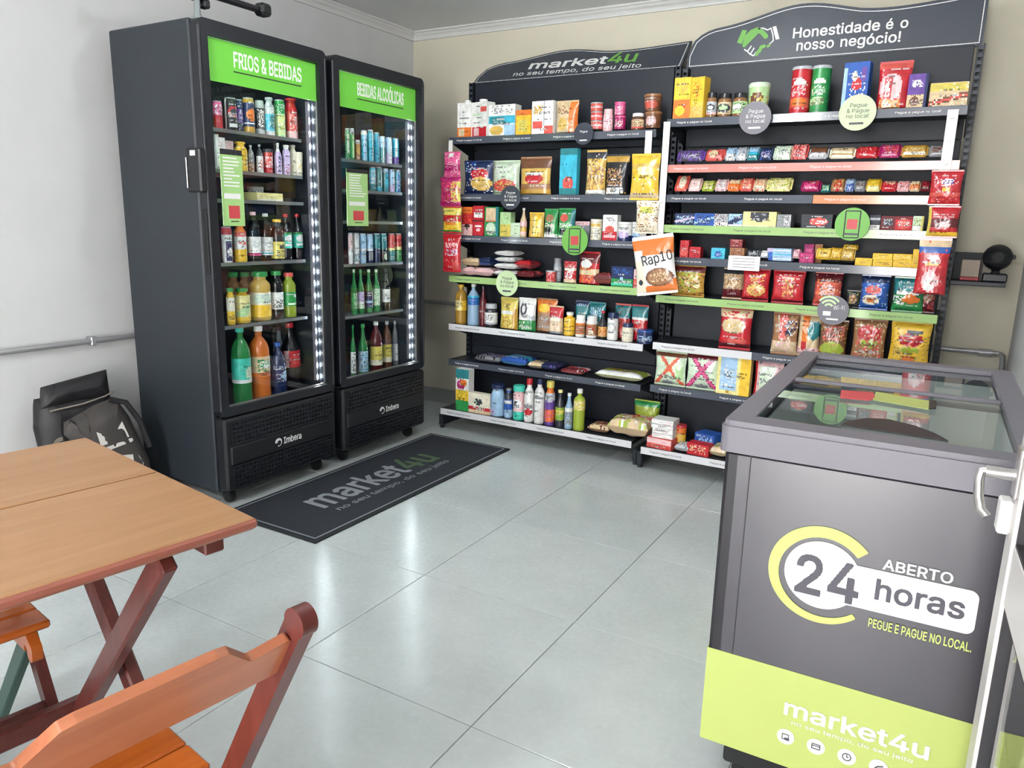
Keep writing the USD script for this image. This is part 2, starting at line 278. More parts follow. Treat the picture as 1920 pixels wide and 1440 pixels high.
def bottle(t, w, h, d, spec, o):
    """opts: c body colour, cap colour, s shoulder height, n neck radius, l label from-to, clear"""
    r = w/2; s = o.get('s', .62); nk = o.get('n', .34)*r; ch = o.get('ch', .07); clear = o.get('clear')
    prof = rings(r*.9, 0, r, h*.03, 1)+rings(r, h*.05, r, h*s, 14)
    for k in range(1, 8):
        a = k/7; q = .5-.5*math.cos(math.pi*a) if s < .57 else a**2.1; prof.append((r+(nk-r)*q, h*(s+(.93-ch-s)*a)))
    prof += [(nk, h*(1-ch-.01)), (nk, h*(1-ch*.5))]
    c = o.get('c', spec[0]); bs = spec if o.get('body') else c
    if clear: v, f, _ = lathe(prof, c, 20); obj(t, 'bottle_body', (v, f), 'clear_bottle', 40)
    else: obj(t, 'bottle_body', lathe(prof, bs, 20), o.get('m', 'pack_gloss'), 40)
    if o.get('liq'): obj(t, 'drink', lathe(rings(r*.93, h*.02, r*.93, h*s, 2)+[(r*.6, h*(s+.1))], o['liq'], 18), 'pack_liquid', 40)
    cr = max(nk*1.25, .4*nk+.001); obj(t, 'cap', moved(lathe([(cr, 0), (cr, h*ch*.85), (cr*.9, h*ch)], o.get('cap', 'W'), 14), o=(0, 0, h*(1-ch))), 'pack_gloss', 40)
    if not o.get('body'):
        a, b = o.get('l', (.2, .55)); obj(t, 'label', moved(lathe(rings(r*1.012, 0, r*1.012, h*(b-a), 14), spec, 28, cap=False), o=(0, 0, h*a)), 'pack_gloss', 40)
def jar(t, w, h, d, spec, o):
    r = w/2; c = o.get('c', 'U'); prof = rings(r*.93, 0, r, h*.05, 1)+rings(r, h*.1, r, h*.7, 4)+[(r*.95, h*.76), (r*.82, h*.8)]
    obj(t, 'jar_body', lathe(prof, c, 20), 'pack_liquid' if not o.get('solid') else 'pack_gloss', 40)
    obj(t, 'lid', moved(lathe([(r*.9, 0), (r*.9, h*.17), (r*.84, h*.2)], o.get('cap', 'W'), 18), o=(0, 0, h*.8)), 'pack_gloss', 40)
    obj(t, 'label', moved(lathe(rings(r*1.012, 0, r*1.012, h*.5, 12), spec, 28, cap=False), o=(0, 0, h*.13)), 'pack_matte', 40)
def tub(t, w, h, d, spec, o):
    r = w/2; obj(t, 'tub_body', lathe(rings(r*.82, 0, r*.97, h*.85, 10), spec, 28), 'pack_gloss', 40)
    obj(t, 'lid', moved(lathe([(r*1.0, 0), (r*1.0, h*.1), (r*.92, h*.14)], o.get('cap', 'W'), 20), o=(0, 0, h*.85)), 'pack_gloss', 40)
def seal(w, h, z, col):
    n = 14; f = [plain(bx(-w/2+w*i/n, -w/2+w*(i+.62)/n, -.0012, .0012, z, z+h), col) for i in range(n)]; return joinc(plain(bx(-w/2, w/2, -.0006, .0006, z, z+h), col), *f)
def bag(t, w, h, d, spec, o):
    e = h*.045; obj(t, 'bag_body', moved(pillow(w, h-2*e, d, spec, o.get('nx', 20), o.get('ny', 26)), o=(0, 0, e)), 'pack_foil', 50)
    for z in (0, h-e): obj(t, 'crimped_seal', seal(w*.98, e, z, o.get('seal', spec[0])), 'pack_foil')
def pouch(t, w, h, d, spec, o):
    e = h*.05; obj(t, 'pouch_body', pillow(w, h-e, d, spec, stand=True), 'pack_foil', 50)
    obj(t, 'crimped_seal', seal(w*.98, e, h-e, o.get('seal', spec[0])), 'pack_foil')
def flat(t, w, h, d, spec, o):
    """a pack lying on its back: w across, h high, d deep"""
    e = d*.05; m_ = moved(pillow(w, d-2*e, h*.8, spec, 18, 16, boxy=True), (1,0,0), (0,0,-1), (0,1,0), (0, -d/2+e, h/2)); obj(t, 'pack_body', m_, 'pack_foil', 50)
    for y in (-d/2, d/2-e):
        s = seal(w*.97, e, 0, o.get('seal', spec[0])); obj(t, 'crimped_seal', moved(s, (1,0,0), (0,0,-1), (0,1,0), (0, y, h/2)), 'pack_foil')
def barp(t, w, h, d, spec, o):
    """a wrapped bar lying across the shelf, printed side leaning to the front"""
    e = w*.06; a = math.radians(o.get('tilt', 35)); ey, ez = (0, math.cos(a), -math.sin(a)), (0, math.sin(a), math.cos(a)); hh = max(h/math.cos(a)*.86, .012)
    m_ = moved(pillow(w-2*e, hh, min(hh*.6, .03), spec, 22, 10, endx=True), (1,0,0), ey, ez, (0, 0, .004+min(hh*.6, .03)*.45)); obj(t, 'wrapper', m_, 'pack_foil', 50)
    for x in (-w/2, w/2-e):
        n = [plain(bx(x, x+e, -.0008, .0008, hh*(.12+.76*i/8), hh*(.12+.76*(i+.6)/8)), spec[0]) for i in range(8)]; obj(t, 'crimped_end', moved(joinc(plain(bx(x, x+e, -.0004, .0004, hh*.12, hh*.86), spec[0]), *n), (1,0,0), ey, ez, (0, 0, .004+min(hh*.6, .03)*.45)), 'pack_foil')
def block(t, w, h, d, spec, o):
    v, f = bx(-w/2, w/2, -d/2, d/2, 0, h*.97); keep = [k for k in range(12) if k not in (4, 5)]; obj(t, 'box_body', joinc(facegrid(w, h*.97, spec, -d/2, 22, 12), (v, f[keep], np.tile(PAL[o.get('side', spec[0])], (10, 1)))), 'pack_matte')
    obj(t, 'tuck_flap', plain(bx(-w*.49, w*.49, -d*.49, d*.3, h*.97, h), o.get('side', spec[0])), 'pack_matte')
for f_ in (bag, pouch, flat): f_.foil = True
DEP = {'carton': .05, 'bag': .055, 'pouch': .055, 'flat': .13, 'barp': .05, 'block': .06}
KIND = dict(carton=carton, can=can, tin=tin, tube=tubecan, bottle=bottle, jar=jar, tub=tub, bag=bag, pouch=pouch, flat=flat, bar=barp, box=block)
def opts(s):
    o = {}
    for k in s.split():
        if '=' not in k: o[k] = 1; continue
        a, b = k.split('=')
        o[a] = tuple(map(float, b.split('-'))) if a == 'l' else (b if a in ('c', 'cap', 'side', 'liq', 'seal', 'm', 'g') else float(b))
    return o
GROUPS = {}
def put_items(lines, face, lo, hi, suffix):
    """lines: name kind u0 u1 vtop opts | print | label | category. face: ('y', front plane) or ('x', front plane); lo: shelf top; hi: underside of the shelf above"""
    ax, p0 = face; names = [l.split()[0] for l in lines.strip().split('\n')]
    for ln in lines.strip().split('\n'):
        a, spec, label, cat = [x.strip() for x in ln.split('|')]; q = a.split(); name, kind = q[0], q[1]; u0, u1, vt = map(float, q[2:5]); o = opts(' '.join(q[5:]))
        k = o.get('k', .014); isr = kind in ('can', 'tin', 'tube', 'bottle', 'jar', 'tub'); pl = p0+k if ax == 'y' else p0-k
        vb = o.get('b'); um = (u0+u1)/2
        def span(pp):
            A, B = at(u0, o.get('vm', vt), ax, pp), at(u1, o.get('vm', vt), ax, pp); i = 0 if ax == 'y' else 1; return A[i], B[i]
        x0, x1 = span(pl); w = abs(x1-x0)
        if isr:
            w = (u1-u0)*((at(um, vt, ax, pl)-CAM) @ FWD)/F_PX; pl += w/2 if ax == 'y' else -w/2; x0, x1 = span(pl)
        z1 = at(um, vt, ax, pl)[2]; z0 = at(um, vb, ax, pl)[2] if vb else lo+.0005; h = max(z1-z0, .008)
        if hi: h = min(h, hi-z0-.002)
        d = o.get('d', DEP.get(kind, .05)); d = w if isr else d
        if kind in ('bag', 'pouch'): d = min(d, w*.55)
        c = (x0+x1)/2; dd = 0 if isr else d/2
        loc = (c, pl+dd, z0) if ax == 'y' else (pl-dd, c, z0)
        rz = (0 if ax == 'y' else 90)+o.get('rz', 0); lab = label if label.endswith('.') else label+' '+suffix
        t = thing(name, lab.rstrip('.'), cat, loc, rz, (name.replace('_', ' ')+('es ' if name.endswith('box') else 's ')+(suffix or 'on the clip strips')) if names.count(name) > 1 else None, ry=o.get('ry', 0), rx=o.get('rx', 0))
        KIND[kind](t, w, h, d, spec, o)
# ---------------------------------------------------------------- the room
HC, XR, YF = 2.44, 3.51, -6.6
struct('wall_left', bx(-.15, 0, YF, 0, 0, HC), 'wall_white')
struct('wall_back', bx(-.15, XR+.15, 0, .15, 0, HC), 'wall_beige')
DY0, DY1, DH = -3.72, -2.78, 2.12                                    # doorway in the right wall
struct('wall_right', join(bx(XR, XR+.15, DY1, 0, 0, HC), bx(XR, XR+.15, YF, DY0, 0, HC), bx(XR, XR+.15, DY0, DY1, DH, HC)), 'wall_white')
struct('wall_front', join(bx(-.15, 2.4, YF-.15, YF, 0, HC), bx(3.42, XR+.15, YF-.15, YF, 0, HC), bx(2.4, 3.42, YF-.15, YF, 2.15, HC)), 'wall_white')      # open doorway behind the camera
struct('wall_corridor', join(bx(4.6, 4.75, YF-.15, .15, 0, HC), bx(XR+.15, 4.6, 0, .15, 0, HC), bx(XR+.15, 4.6, YF-.15, YF, 0, HC)), 'wall_beige')      # the passage outside the glass door
struct('ceiling', bx(-.15, 4.75, YF-.15, .15, HC, HC+.1), 'ceiling_paint')
fl = thing('floor', kind='structure')
obj(fl, 'grout', bx(-.15, 4.75, YF-.15, .15, -.06, -.0035), 'grout')
TX, TY, TD = 1.726, -1.572, .603
xs = [TX+TD*i for i in range(-3, 5)]; ys = [TY+TD*j for j in range(-9, 4)]
for i in range(len(xs)-1):
    for j in range(len(ys)-1):
        x0, x1, y0, y1 = max(xs[i], 0), min(xs[i+1], XR), max(ys[j], YF), min(ys[j+1], 0)
        if x1-x0 > .03 and y1-y0 > .03: obj(fl, 'tile', cb(x0+.0012, x1-.0012, y0+.0012, y1-.0012, -.012, 0, .0012), 'tile')
struct('baseboard_back', cb(0, XR, -.012, 0, 0, .1, .003), 'skirting'); struct('baseboard_left', cb(0, .012, YF, -.012, 0, .1, .003), 'skirting')
CR = [(0, 0), (.05, 0), (.05, -.008), (.04, -.012), (.032, -.022), (.02, -.03), (.013, -.04), (.013, -.05), (0, -.05)]
tr = prism(Polygon(CR), XR); struct('trim_1', moved(tr, (0,-1,0), (0,0,1), (1,0,0), (0, 0, HC)), 'moulding_white')
tr = prism(Polygon(CR), -YF); struct('trim_2', moved(tr, (1,0,0), (0,0,1), (0,1,0), (0, YF, HC)), 'moulding_white')
# lamps on the ceiling, in front of the racks and behind the camera
def ceiling_lamp(loc, m, r, drop, label):
    t = thing('ceiling_lamp', label, 'lamp', loc); obj(t, 'housing', lathe([(.03, -.022), (.05, -.018), (.055, 0)], 'W', 28)[:2], 'white_plastic', 40)
    obj(t, 'socket', lathe([(.02, -drop-.03), (.022, -drop), (.012, -drop+.012), (.006, -drop+.03), (.006, -.018)], 'W', 20)[:2], 'white_plastic', 40)
    g = trimesh.creation.icosphere(3, r); g.apply_translation((0, 0, -drop-.02-r*.92)); obj(t, 'globe', g, m, True)
ceiling_lamp((2.06, -1.86, HC), 'lamp', .065, .08, 'white ball lamp hanging above the open floor before the racks')
ceiling_lamp((1.7, -5.0, HC), 'lamp2', .1, .05, 'white ball lamp hanging further back over the tables')
# conduit along both walls
t = thing('wall_pipe', 'grey metal pipe running level along the white wall behind the coolers', 'pipe', (0, 0, .706))
obj(t, 'pipe', tube([(.028, YF+.05, 0), (.028, -3, 0), (.028, -.05, 0)], .0125, 12), 'pipe_grey', 40)
for y in (-3.3, -2.32, -.5): obj(t, 'clamp', cb(.0, .042, y-.012, y+.012, -.02, .02, .004), 'pipe_grey')
t = thing('wall_pipe', 'grey metal pipe running level along the beige wall behind the racks', 'pipe', (0, 0, .706))
obj(t, 'pipe', tube([(.06, -.03, 0), (1.5, -.03, 0), (3.47, -.03, 0)], .0125, 12), 'pipe_grey', 40)
for x in (3.415,): obj(t, 'coupling', tube([(x-.028, -.03, 0), (x+.028, -.03, 0)], .018, 14), 'pipe_grey', 40)
obj(t, 'clamp', cb(.55, .575, -.045, 0, -.02, .02, .004), 'pipe_grey')
obj(t, 'drop_pipe', tube([(3.47, -.03, 0), (3.485, -.03, -.01), (3.49, -.03, -.04), (3.49, -.03, -.6)], .0125, 12), 'pipe_grey', 40)

# ---------------------------------------------------------------- the two upright coolers
def cooler(y0, y1, words, wd, label, hand):
    X0, X1, XD, H = .065, .575, .63, 2.0
    t = thing('drinks_cooler', label, 'refrigerator', (0, 0, 0), group='black glass-door coolers'); w = .03
    obj(t, 'cabinet', join(cb(X0, X1, y0, y0+w, .07, H, .006), cb(X0, X1, y1-w, y1, .07, H, .006), cb(X0+.001, X0+w, y0+.001, y1-.001, .071, H-.001, .006), cb(X0+.002, X1-.001, y0+w-.004, y1-w+.004, H-.05, H-.0015, .002), cb(X0+.002, X1-.002, y0+w-.004, y1-w+.004, .072, .4, .002)), 'cooler_side')
    obj(t, 'liner', join(bx(X0+w, X0+w+.006, y0+w, y1-w, .4, H-.05), bx(X0+w, X1, y0+w, y0+w+.006, .4, H-.05), bx(X0+w, X1, y1-w-.006, y1-w, .4, H-.05)), 'cooler_in')
    # door: rounded frame ring
    fo = sbox(y0, .41, y1, H).buffer(-.03).buffer(.03); fi = sbox(y0+.045, .448, y1-.045, H-.058).buffer(-.008).buffer(.008)
    d = obj(t, 'door', prism(fo.difference(fi), XD-X1-.008), 'cooler_black'); PTS = UsdGeom.Mesh(d)
    PTS.GetPointsAttr().Set(Vt.Vec3fArray.FromNumpy((np.array(PTS.GetPointsAttr().Get()) @ np.array([[0,1,0],[0,0,1],[1,0,0]])+[X1+.008, 0, 0]).astype(np.float32)))
    obj(d, 'edge_bead', join(tube([(XD-.004, y0+.006, .44), (XD-.004, y0+.006, 1.2), (XD-.004, y0+.006, H-.03)], .008, 10), tube([(XD-.004, y1-.006, .44), (XD-.004, y1-.006, 1.2), (XD-.004, y1-.006, H-.03)], .008, 10)), 'cooler_black', 40)
    obj(d, 'glass', bx(XD-.03, XD-.026, y0+.045, y1-.045, .448, H-.205), 'pane')
    obj(d, 'glass_bead', join(bx(XD-.026, XD-.02, y0+.045, y0+.049, .448, H-.22), bx(XD-.026, XD-.02, y1-.049, y1-.045, .448, H-.22), bx(XD-.026, XD-.02, y0+.045, y1-.045, .448, .452)), 'alu')
    if hand: obj(d, 'grip', cb(XD-.035, XD-.012, y0-.004, y0+.004, 1.02, 1.28, .003), 'rubber')
    s = obj(t, 'sign_panel', bx(XD-.03, XD-.022, y0+.046, y1-.046, H-.22, H-.06), 'sign_lit', label='bright green lit sign panel with white lettering')
    hh = .058; yc = (y0+y1)/2; obj(s, 'lettering', text(words, hh, (XD-.022, yc-wd/2+.02, H-.152), *YZ, width=wd, bold=True), 'print_white')
    obj(s, 'underline', bx(XD-.022, XD-.0205, yc-wd/2+.02, yc+wd/2+.02, H-.172, H-.168), 'print_black')
    # grille
    g = obj(t, 'grille_base', join(cb(X1+.001, XD+.008, y0+.006, y1-.006, .075, .4, .01), cb(X1, XD+.016, y0+.03, y1-.03, .19, .275, .006)), 'grille_black')
    for z0, z1 in ((.085, .185), (.285, .385)):
        n = 5; ny = 30; xx = XD+.008; bars = []
        for k in range(n+1): z = z0+(z1-z0)*k/n; bars.append(bx(xx, xx+.006, y0+.04, y1-.04, z-.004, z+.004))
        for k in range(ny+1): y = y0+.04+(y1-y0-.08)*k/ny; bars.append(bx(xx, xx+.005, y-.003, y+.003, z0, z1))
        obj(g, 'lattice', join(*bars), 'cooler_black', kind='stuff')
    lw = text('Imbera', .03, (XD+.016, yc-.02, .222), *YZ, width=.11, bold=True); ring = Point(0, 0).buffer(.02).difference(Point(.004, -.004).buffer(.012)).difference(sbox(-.03, -.03, -.004, -.002))
    obj(g, 'logo', join(lw, moved(prism(ring, .0012), *YZ, (XD+.016, yc-.05, .236))), 'print_white')
    for y in (y0+.05, y1-.1):
        obj(t, 'caster', moved(lathe([(.028, -.014), (.03, -.01), (.03, .01), (.028, .014)], 'K', 16)[:2], (1,0,0), (0,0,1), (0,-1,0), (X1-.01, y+.02, .03)), 'rubber', 40)
        obj(t, 'foot', lathe([(.02, 0), (.02, .02), (.008, .024), (.008, .075)], 'K', 12)[:2] and moved(lathe([(.02, 0), (.02, .02), (.008, .024), (.008, .075)], 'K', 12)[:2], o=(X0+.06, y+.02, 0)), 'rubber', 40)
    # lights
    for k, y in enumerate((y1-.05, y0+.05)):
        e = obj(t, 'led_strip', bx(X1-.03, X1-.012, y-.006, y+.006, .46, H-.22), 'grey_plastic')
        obj(e, 'leds', join(*[bx(X1-.012, X1-.009, y-.003, y+.003, z, z+.016) for z in np.arange(.47, H-.25, .058)]), 'led', kind='stuff')
    e = obj(t, 'top_light', bx(X1-.05, X1-.02, y0+.08, y1-.08, H-.075, H-.06), 'grey_plastic'); obj(e, 'tube', bx(X1-.045, X1-.025, y0+.09, y1-.09, H-.08, H-.0755), 'led_soft')
    return t
C1Z, C2Z = [1.607, 1.443, 1.322, 1.055, .782], [1.545, 1.397, 1.24, 1.021, .752]
CY1, CY2 = (-2.149, -1.463), (-1.423, -.722)
c1 = cooler(*CY1, 'FRIOS & BEBIDAS', .37, 'tall black glass-door cooler nearest the tables, green sign about cold drinks', True)
c2 = cooler(*CY2, 'BEBIDAS ALCOÓLICAS', .36, 'tall black glass-door cooler next to the room corner, green sign about alcoholic drinks', False)
for c, zs, (y0, y1) in ((c1, C1Z, CY1), (c2, C2Z, CY2)):
    for z in zs:
        b = [bx(.115, .535, y-.0015, y+.0015, z-.004, z-.001) for y in np.linspace(y0+.05, y1-.09, 24)]
        s = obj(c, 'wire_shelf', join(bx(.535, .541, y0+.045, y1-.085, z-.007, z), bx(.11, .115, y0+.045, y1-.085, z-.007, z), bx(.11, .54, y0+.045, y0+.05, z-.007, z), bx(.11, .54, y1-.09, y1-.085, z-.007, z)), 'wire'); obj(s, 'wires', join(*b), 'wire', kind='stuff')
        obj(s, 'front_lip', bx(.541, .544, y0+.045, y1-.085, z-.012, z+.003), 'wire')
    obj(c, 'inner_floor', bx(.095, .57, y0+.036, y1-.036, .4, .408), 'cooler_in')
# green notes stuck on the cooler glass, left side of each
def note(u0, v0, u1, v1, label):
    X = .606; a, b = at(u0, v0, 'x', X), at(u1, v1, 'x', X); w, h = b[1]-a[1], a[2]-b[2]
    t = thing('sticker', label, 'sticker', (X, a[1], b[2])); obj(t, 'paper', bx(-.0015, 0, 0, w, 0, h), 'sticker_green')
    obj(t, 'heading', bx(0, .0004, 0, w, h*.93, h), 'print_black'); L = [bx(0, .0004, w*.12, w*(.5+.4*rng.random()), h*(.88-.045*k), h*(.9-.045*k)) for k in range(9)]
    obj(t, 'text_lines', join(*L, bx(0, .0004, w*.1, w*.85, h*.36, h*.43)), 'print_white'); obj(t, 'red_square', bx(0, .0004, w*.28, w*.78, h*.1, h*.27), 'sticker_red'); obj(t, 'caption', bx(0, .0004, w*.35, w*.72, h*.055, h*.068), 'print_black')
note(411, 278, 460, 424, 'tall green paper note with red square on the left cooler glass')
note(649, 315, 691, 424, 'tall green paper note with red square on the right cooler glass')
# lock box on the side of the first cooler, device on top of it
t = thing('lock_box', 'black electronic lock box with white label on the cooler side', 'lock', (.60, CY1[0]-.012, 1.43))
obj(t, 'housing', cb(-.05, .035, -.02, .012, -.085, .085, .006), 'black_plastic'); obj(t, 'label', bx(-.02, .012, -.0206, -.02, .055, .075), 'print_white'); obj(t, 'knob', cb(-.044, -.038, -.026, -.02, -.07, .05, .002), 'alu')
t = thing('surveillance_device', 'dark device clamped on a grey post standing on the left cooler', 'device', (.56, CY1[0]+.06, 2.0))
obj(t, 'post', lathe([(.022, 0), (.018, .01), (.012, .03), (.012, .1)], 'A', 14)[:2], 'clear_grey', 40); obj(t, 'clamp', join(cb(-.03, .03, -.045, .04, .075, .1, .008), cb(-.02, .02, .02, .05, .052, .085, .006)), 'black_plastic')
obj(t, 'arm', cb(-.016, .016, -.05, .3, .1, .122, .006), 'black_plastic'); obj(t, 'head', cb(-.03, .03, .3, .36, .09, .14, .012), 'black_plastic')

# ---------------------------------------------------------------- the shelving racks
YB = -.232
def rack(x0, x1, yf, yb, shelves, panels_top, label, tilt, hw):
    t = thing('shelving_rack', label, 'shelf', (0, 0, 0), group='black shelving racks along the beige wall')
    zs = np.linspace(.1, panels_top, 6)
    for a, b in zip(zs[:-1], zs[1:]): obj(t, 'back_panel', cb(x0+.012, x1-.012, YB-.012, YB+.004, a+.0015, b-.0015, .002), 'rack_panel')
    for x in (x0-.012, x1+.012):
        up_ = obj(t, 'upright', join(bx(x-.014, x-.008, YB-.022, YB+.03, 0, panels_top), bx(x+.008, x+.014, YB-.022, YB+.03, 0, panels_top), bx(x-.014, x+.014, YB+.01, YB+.03, 0, panels_top)), 'rack_dark')
        obj(up_, 'slot_bars', join(*[bx(x-.009, x+.009, YB-.021, YB-.017, z, z+.016) for z in np.arange(.1, panels_top-.02, .03)]), 'rack_edge', kind='stuff')
        obj(t, 'foot', join(cb(x-.014, x+.014, yb+.02, YB, .02, .09, .004), cb(x-.012, x+.012, yb+.03, yb+.055, 0, .02, .003)), 'rack_dark')
    for i, (z, kind) in enumerate(shelves):
        y = yb if i == len(shelves)-1 else yf
        s = obj(t, 'shelf_board', join(cb(x0, x1, y+.004, YB-.014, z-.022, z, .003), bx(x0, x1, y+.003, y+.006, z-.034, z)), 'rack_dark')
        pr = Polygon([(YB-.014, z-.1), (YB-.014, z-.02), (y+.02, z-.02), (y+.02, z-.03)])
        for xx in (x0, x1-.004):
            if i < len(shelves)-1: obj(s, 'bracket', moved(prism(pr, .004), (0,1,0), (0,0,1), (1,0,0), (xx, 0, 0)), 'rack_dark')
        for a, b, m_ in kind:
            xa, xb_ = x0+(x1-x0)*a, x0+(x1-x0)*b
            obj(s, 'price_strip', cb(xa+.001, xb_-.001, y-.002, y+.003, z-.037, z+.001, .0012), m_)
            tm = 'print_dark' if m_ in ('strip_white', 'strip_green') else 'print_white'; L = []; n = max(1, int((xb_-xa)/.3))
            for k in range(n): L.append(text('Pegue e pague no local', .009, (xa+.05+k*(xb_-xa)/n, y-.002, z-.022), *XZ, width=.17, depth=.0006))
            obj(s, 'strip_lettering', join(*L), tm, kind='stuff')
    # header sign, an arched board standing on the rack; it can lean back against the wall
    n = 40; f = np.linspace(0, 1, n); top = []
    for q in f:
        h = .175+.075*math.exp(-((q-.42)/.2)**2)+.035*max(0, (q-.62))/.38*1.2; e = min(q, 1-q); 
        if q < .12: h *= (.35+.65*math.sqrt(max(0, 1-(1-q/.12)**2))) if q > .004 else .35
        top.append(((x1-x0+.03)*q, h*hw))
    W = x1-x0+.03; out = Polygon([(0, 0)]+top+[(W, 0)]); inn = out.buffer(-.012); li = inn.difference(inn.buffer(-.0035))
    ey = (0, math.sin(tilt), math.cos(tilt)); ez = (0, -math.cos(tilt), math.sin(tilt)); o = (x0-.015, YB+.004, panels_top-.004)
    hd = obj(t, 'header_sign', moved(prism(out, .012), (1,0,0), ey, ez, np.array(o)-np.array(ez)*.012), 'rack_edge'); obj(hd, 'white_outline', moved(prism(li, .001), (1,0,0), ey, ez, o), 'print_white')
    return t, hd, ((1,0,0), ey, ez), np.array(o)
G_, W_, D_ = [(0, 1, 'strip_green')], [(0, 1, 'strip_white')], [(0, 1, 'strip_dark')]
AZ = [1.721, 1.405, 1.173, .935, .645, .427, .135]; BZ = [1.762, 1.548, 1.407, 1.261, 1.105, .911, .668, .443, .125]
AX, BX = (.637, 1.882), (1.943, 3.205); AF, AB, BFr, BB = -.487, -.57, -.514, -.597
ra, ha, fa, oa = rack(*AX, AF, AB, list(zip(AZ, [D_, D_, D_, G_, W_, D_, W_])), 2.056, 'black shelving rack on the left with the sunken leaning header sign', math.radians(44), 1.0)
rb, hb, fb, ob = rack(*BX, BFr, BB, list(zip(BZ, [D_, [(0, 1, 'strip_pink')], [(0, .56, 'strip_dark'), (.56, 1, 'strip_orange')], G_, D_, G_, [(0, .4, 'strip_white'), (.4, .56, 'strip_dark'), (.56, .64, 'strip_white'), (.64, 1, 'strip_dark')], D_, W_])), 2.043, 'black shelving rack on the right with upright header sign and handshake emblem', 0.0, 1.0)
def hpt(u, v, o, fr):                                                # pixel -> header coordinates
    q = on(u, v, o, fr[2])-o; return q @ np.array(fr[0]), q @ np.array(fr[1])
def htext(h, s, fr, o, pl, pr, ph, m_, bold=False, name='lettering', kind=None):
    a, b, c = (np.array(hpt(*p, o, fr)) for p in (pl, pr, ph)); w = b-a; L = np.linalg.norm(w); d = w/L; up = np.array([-d[1], d[0]]); ht = (c-a) @ up
    X = lambda q: np.array(fr[0])*q[0]+np.array(fr[1])*q[1]
    obj(h, name, text(s, ht, o+X(a), X(d), X(up), fr[2], width=L, bold=bold), m_, kind=kind)
htext(ha, 'market', fa, oa, (987, 130), (1132, 119), (989, 117), 'print_white', True); htext(ha, '4u', fa, oa, (1134, 119), (1188, 115), (1137, 101), 'print_green', True)
htext(ha, 'no seu tempo, do seu jeito', fa, oa, (960, 143), (1199, 126), (961, 136), 'print_white', name='tagline', kind='stuff')
for w_, p_, q_ in (('Honestidade', (1484, 72), (1647, 56.2)), ('é', (1659, 55), (1673, 53.7)), ('o', (1686, 52.5), (1701, 51)), ('nosso', (1491, 95), (1561, 88.9)), ('negócio!', (1573, 87.8), (1686, 78))):
    htext(hb, w_, fb, ob, p_, q_, (p_[0]+1, p_[1]-18.5), 'print_white', True)
def px_shapes(shapes, k=5.647, u0=1250, v0=0):                       # pixel outlines read off the header, as polygons on it
    return unary_union([s.buffer(0) for s in [Polygon([hpt(u0+x/k, v0+y/k, ob, fb) for x, y in p]) for p in shapes]])
def px_line(p, w, k=5.647, u0=1250, v0=0): return LineString([hpt(u0+x/k, v0+y/k, ob, fb) for x, y in p]).buffer(w)
place = lambda s: moved(prism(s, .0012), *fb, ob)
obj(hb, 'emblem_green', place(unary_union([px_shapes([[(802, 318), (852, 322), (795, 468), (745, 450)]]), px_line([(830, 460), (850, 390), (900, 340), (960, 315), (1010, 340), (1050, 385)], .011),
    px_line([(822, 480), (880, 420), (950, 350)], .009), px_line([(985, 540), (1000, 500), (1030, 490)], .008), px_line([(950, 575), (985, 530)], .008), px_line([(1070, 490), (1085, 480)], .006)])), 'print_green')
obj(hb, 'emblem_white', place(unary_union([px_shapes([[(1120, 285), (1160, 275), (1195, 412), (1155, 422)]]), px_line([(975, 305), (1020, 298), (1070, 318), (1100, 300)], .0028), px_line([(1105, 300), (1125, 370), (1130, 430), (1085, 470)], .0028),
    px_line([(825, 525), (855, 545), (895, 490)], .003), px_line([(855, 545), (885, 575), (925, 510)], .003), px_line([(885, 575), (920, 590), (945, 555)], .003)])), 'print_white')
# ---------------------------------------------------------------- chest freezer
FW, FD, FH, FA = .565, 1.04, .867, math.radians(1.157)
FO = np.array([2.874, -2.64, 0]); fx = np.array([math.cos(FA), math.sin(FA), 0]); fy = np.array([-math.sin(FA), math.cos(FA), 0]); FZ = np.array([0, 0, 1.0])
t = thing('chest_freezer', 'grey and lime chest freezer with glass lid, standing before the right rack', 'freezer', FO, math.degrees(FA))
b = obj(t, 'body', join(cb(0, FW, 0, .035, .105, .8, .008), cb(0, FW, FD-.035, FD, .105, .8, .008), cb(0, .035, 0, FD, .105, .8, .008), cb(FW-.035, FW, 0, FD, .105, .8, .008), cb(0, FW, 0, FD, .105, .32, .008)), 'freezer_wrap', label='dark grey wrapped cabinet of the freezer')
obj(b, 'lime_band', join(bx(-.0012, FW+.0012, -.0012, -.0002, .104, .335), bx(-.0012, -.0002, 0, FD, .104, .335)), 'freezer_lime'); obj(b, 'corner_seam', bx(.053, .055, -.0012, 0, .335, .8), 'gasket')
obj(b, 'inner_tub', join(bx(.036, .04, .036, FD-.036, .32, .82), bx(FW-.04, FW-.036, .036, FD-.036, .32, .82), bx(.036, FW-.036, .036, .04, .32, .82), bx(.036, FW-.036, FD-.04, FD-.036, .32, .82), bx(.036, FW-.036, .036, FD-.036, .32, .325)), 'freezer_in')
ri = Polygon([(-.012, -.014), (FW+.012, -.014), (FW+.012, FD+.014), (-.012, FD+.014)]).buffer(-.02).buffer(.02); hole = sbox(.045, .055, FW-.045, FD-.05)
obj(t, 'rim', join(moved(prism(ri.difference(sbox(.03, .035, FW-.03, FD-.035)), .055), o=(0, 0, .8)), moved(prism(ri.buffer(-.006).difference(hole), .012), o=(0, 0, FH-.012))), 'grey_plastic', label='grey plastic rim of the freezer')
obj(t, 'skid', cb(.05, FW-.04, .02, .08, .045, .105, .006), 'rubber'); obj(t, 'skid', cb(.05, FW-.04, FD-.08, FD-.02, .045, .105, .006), 'rubber')
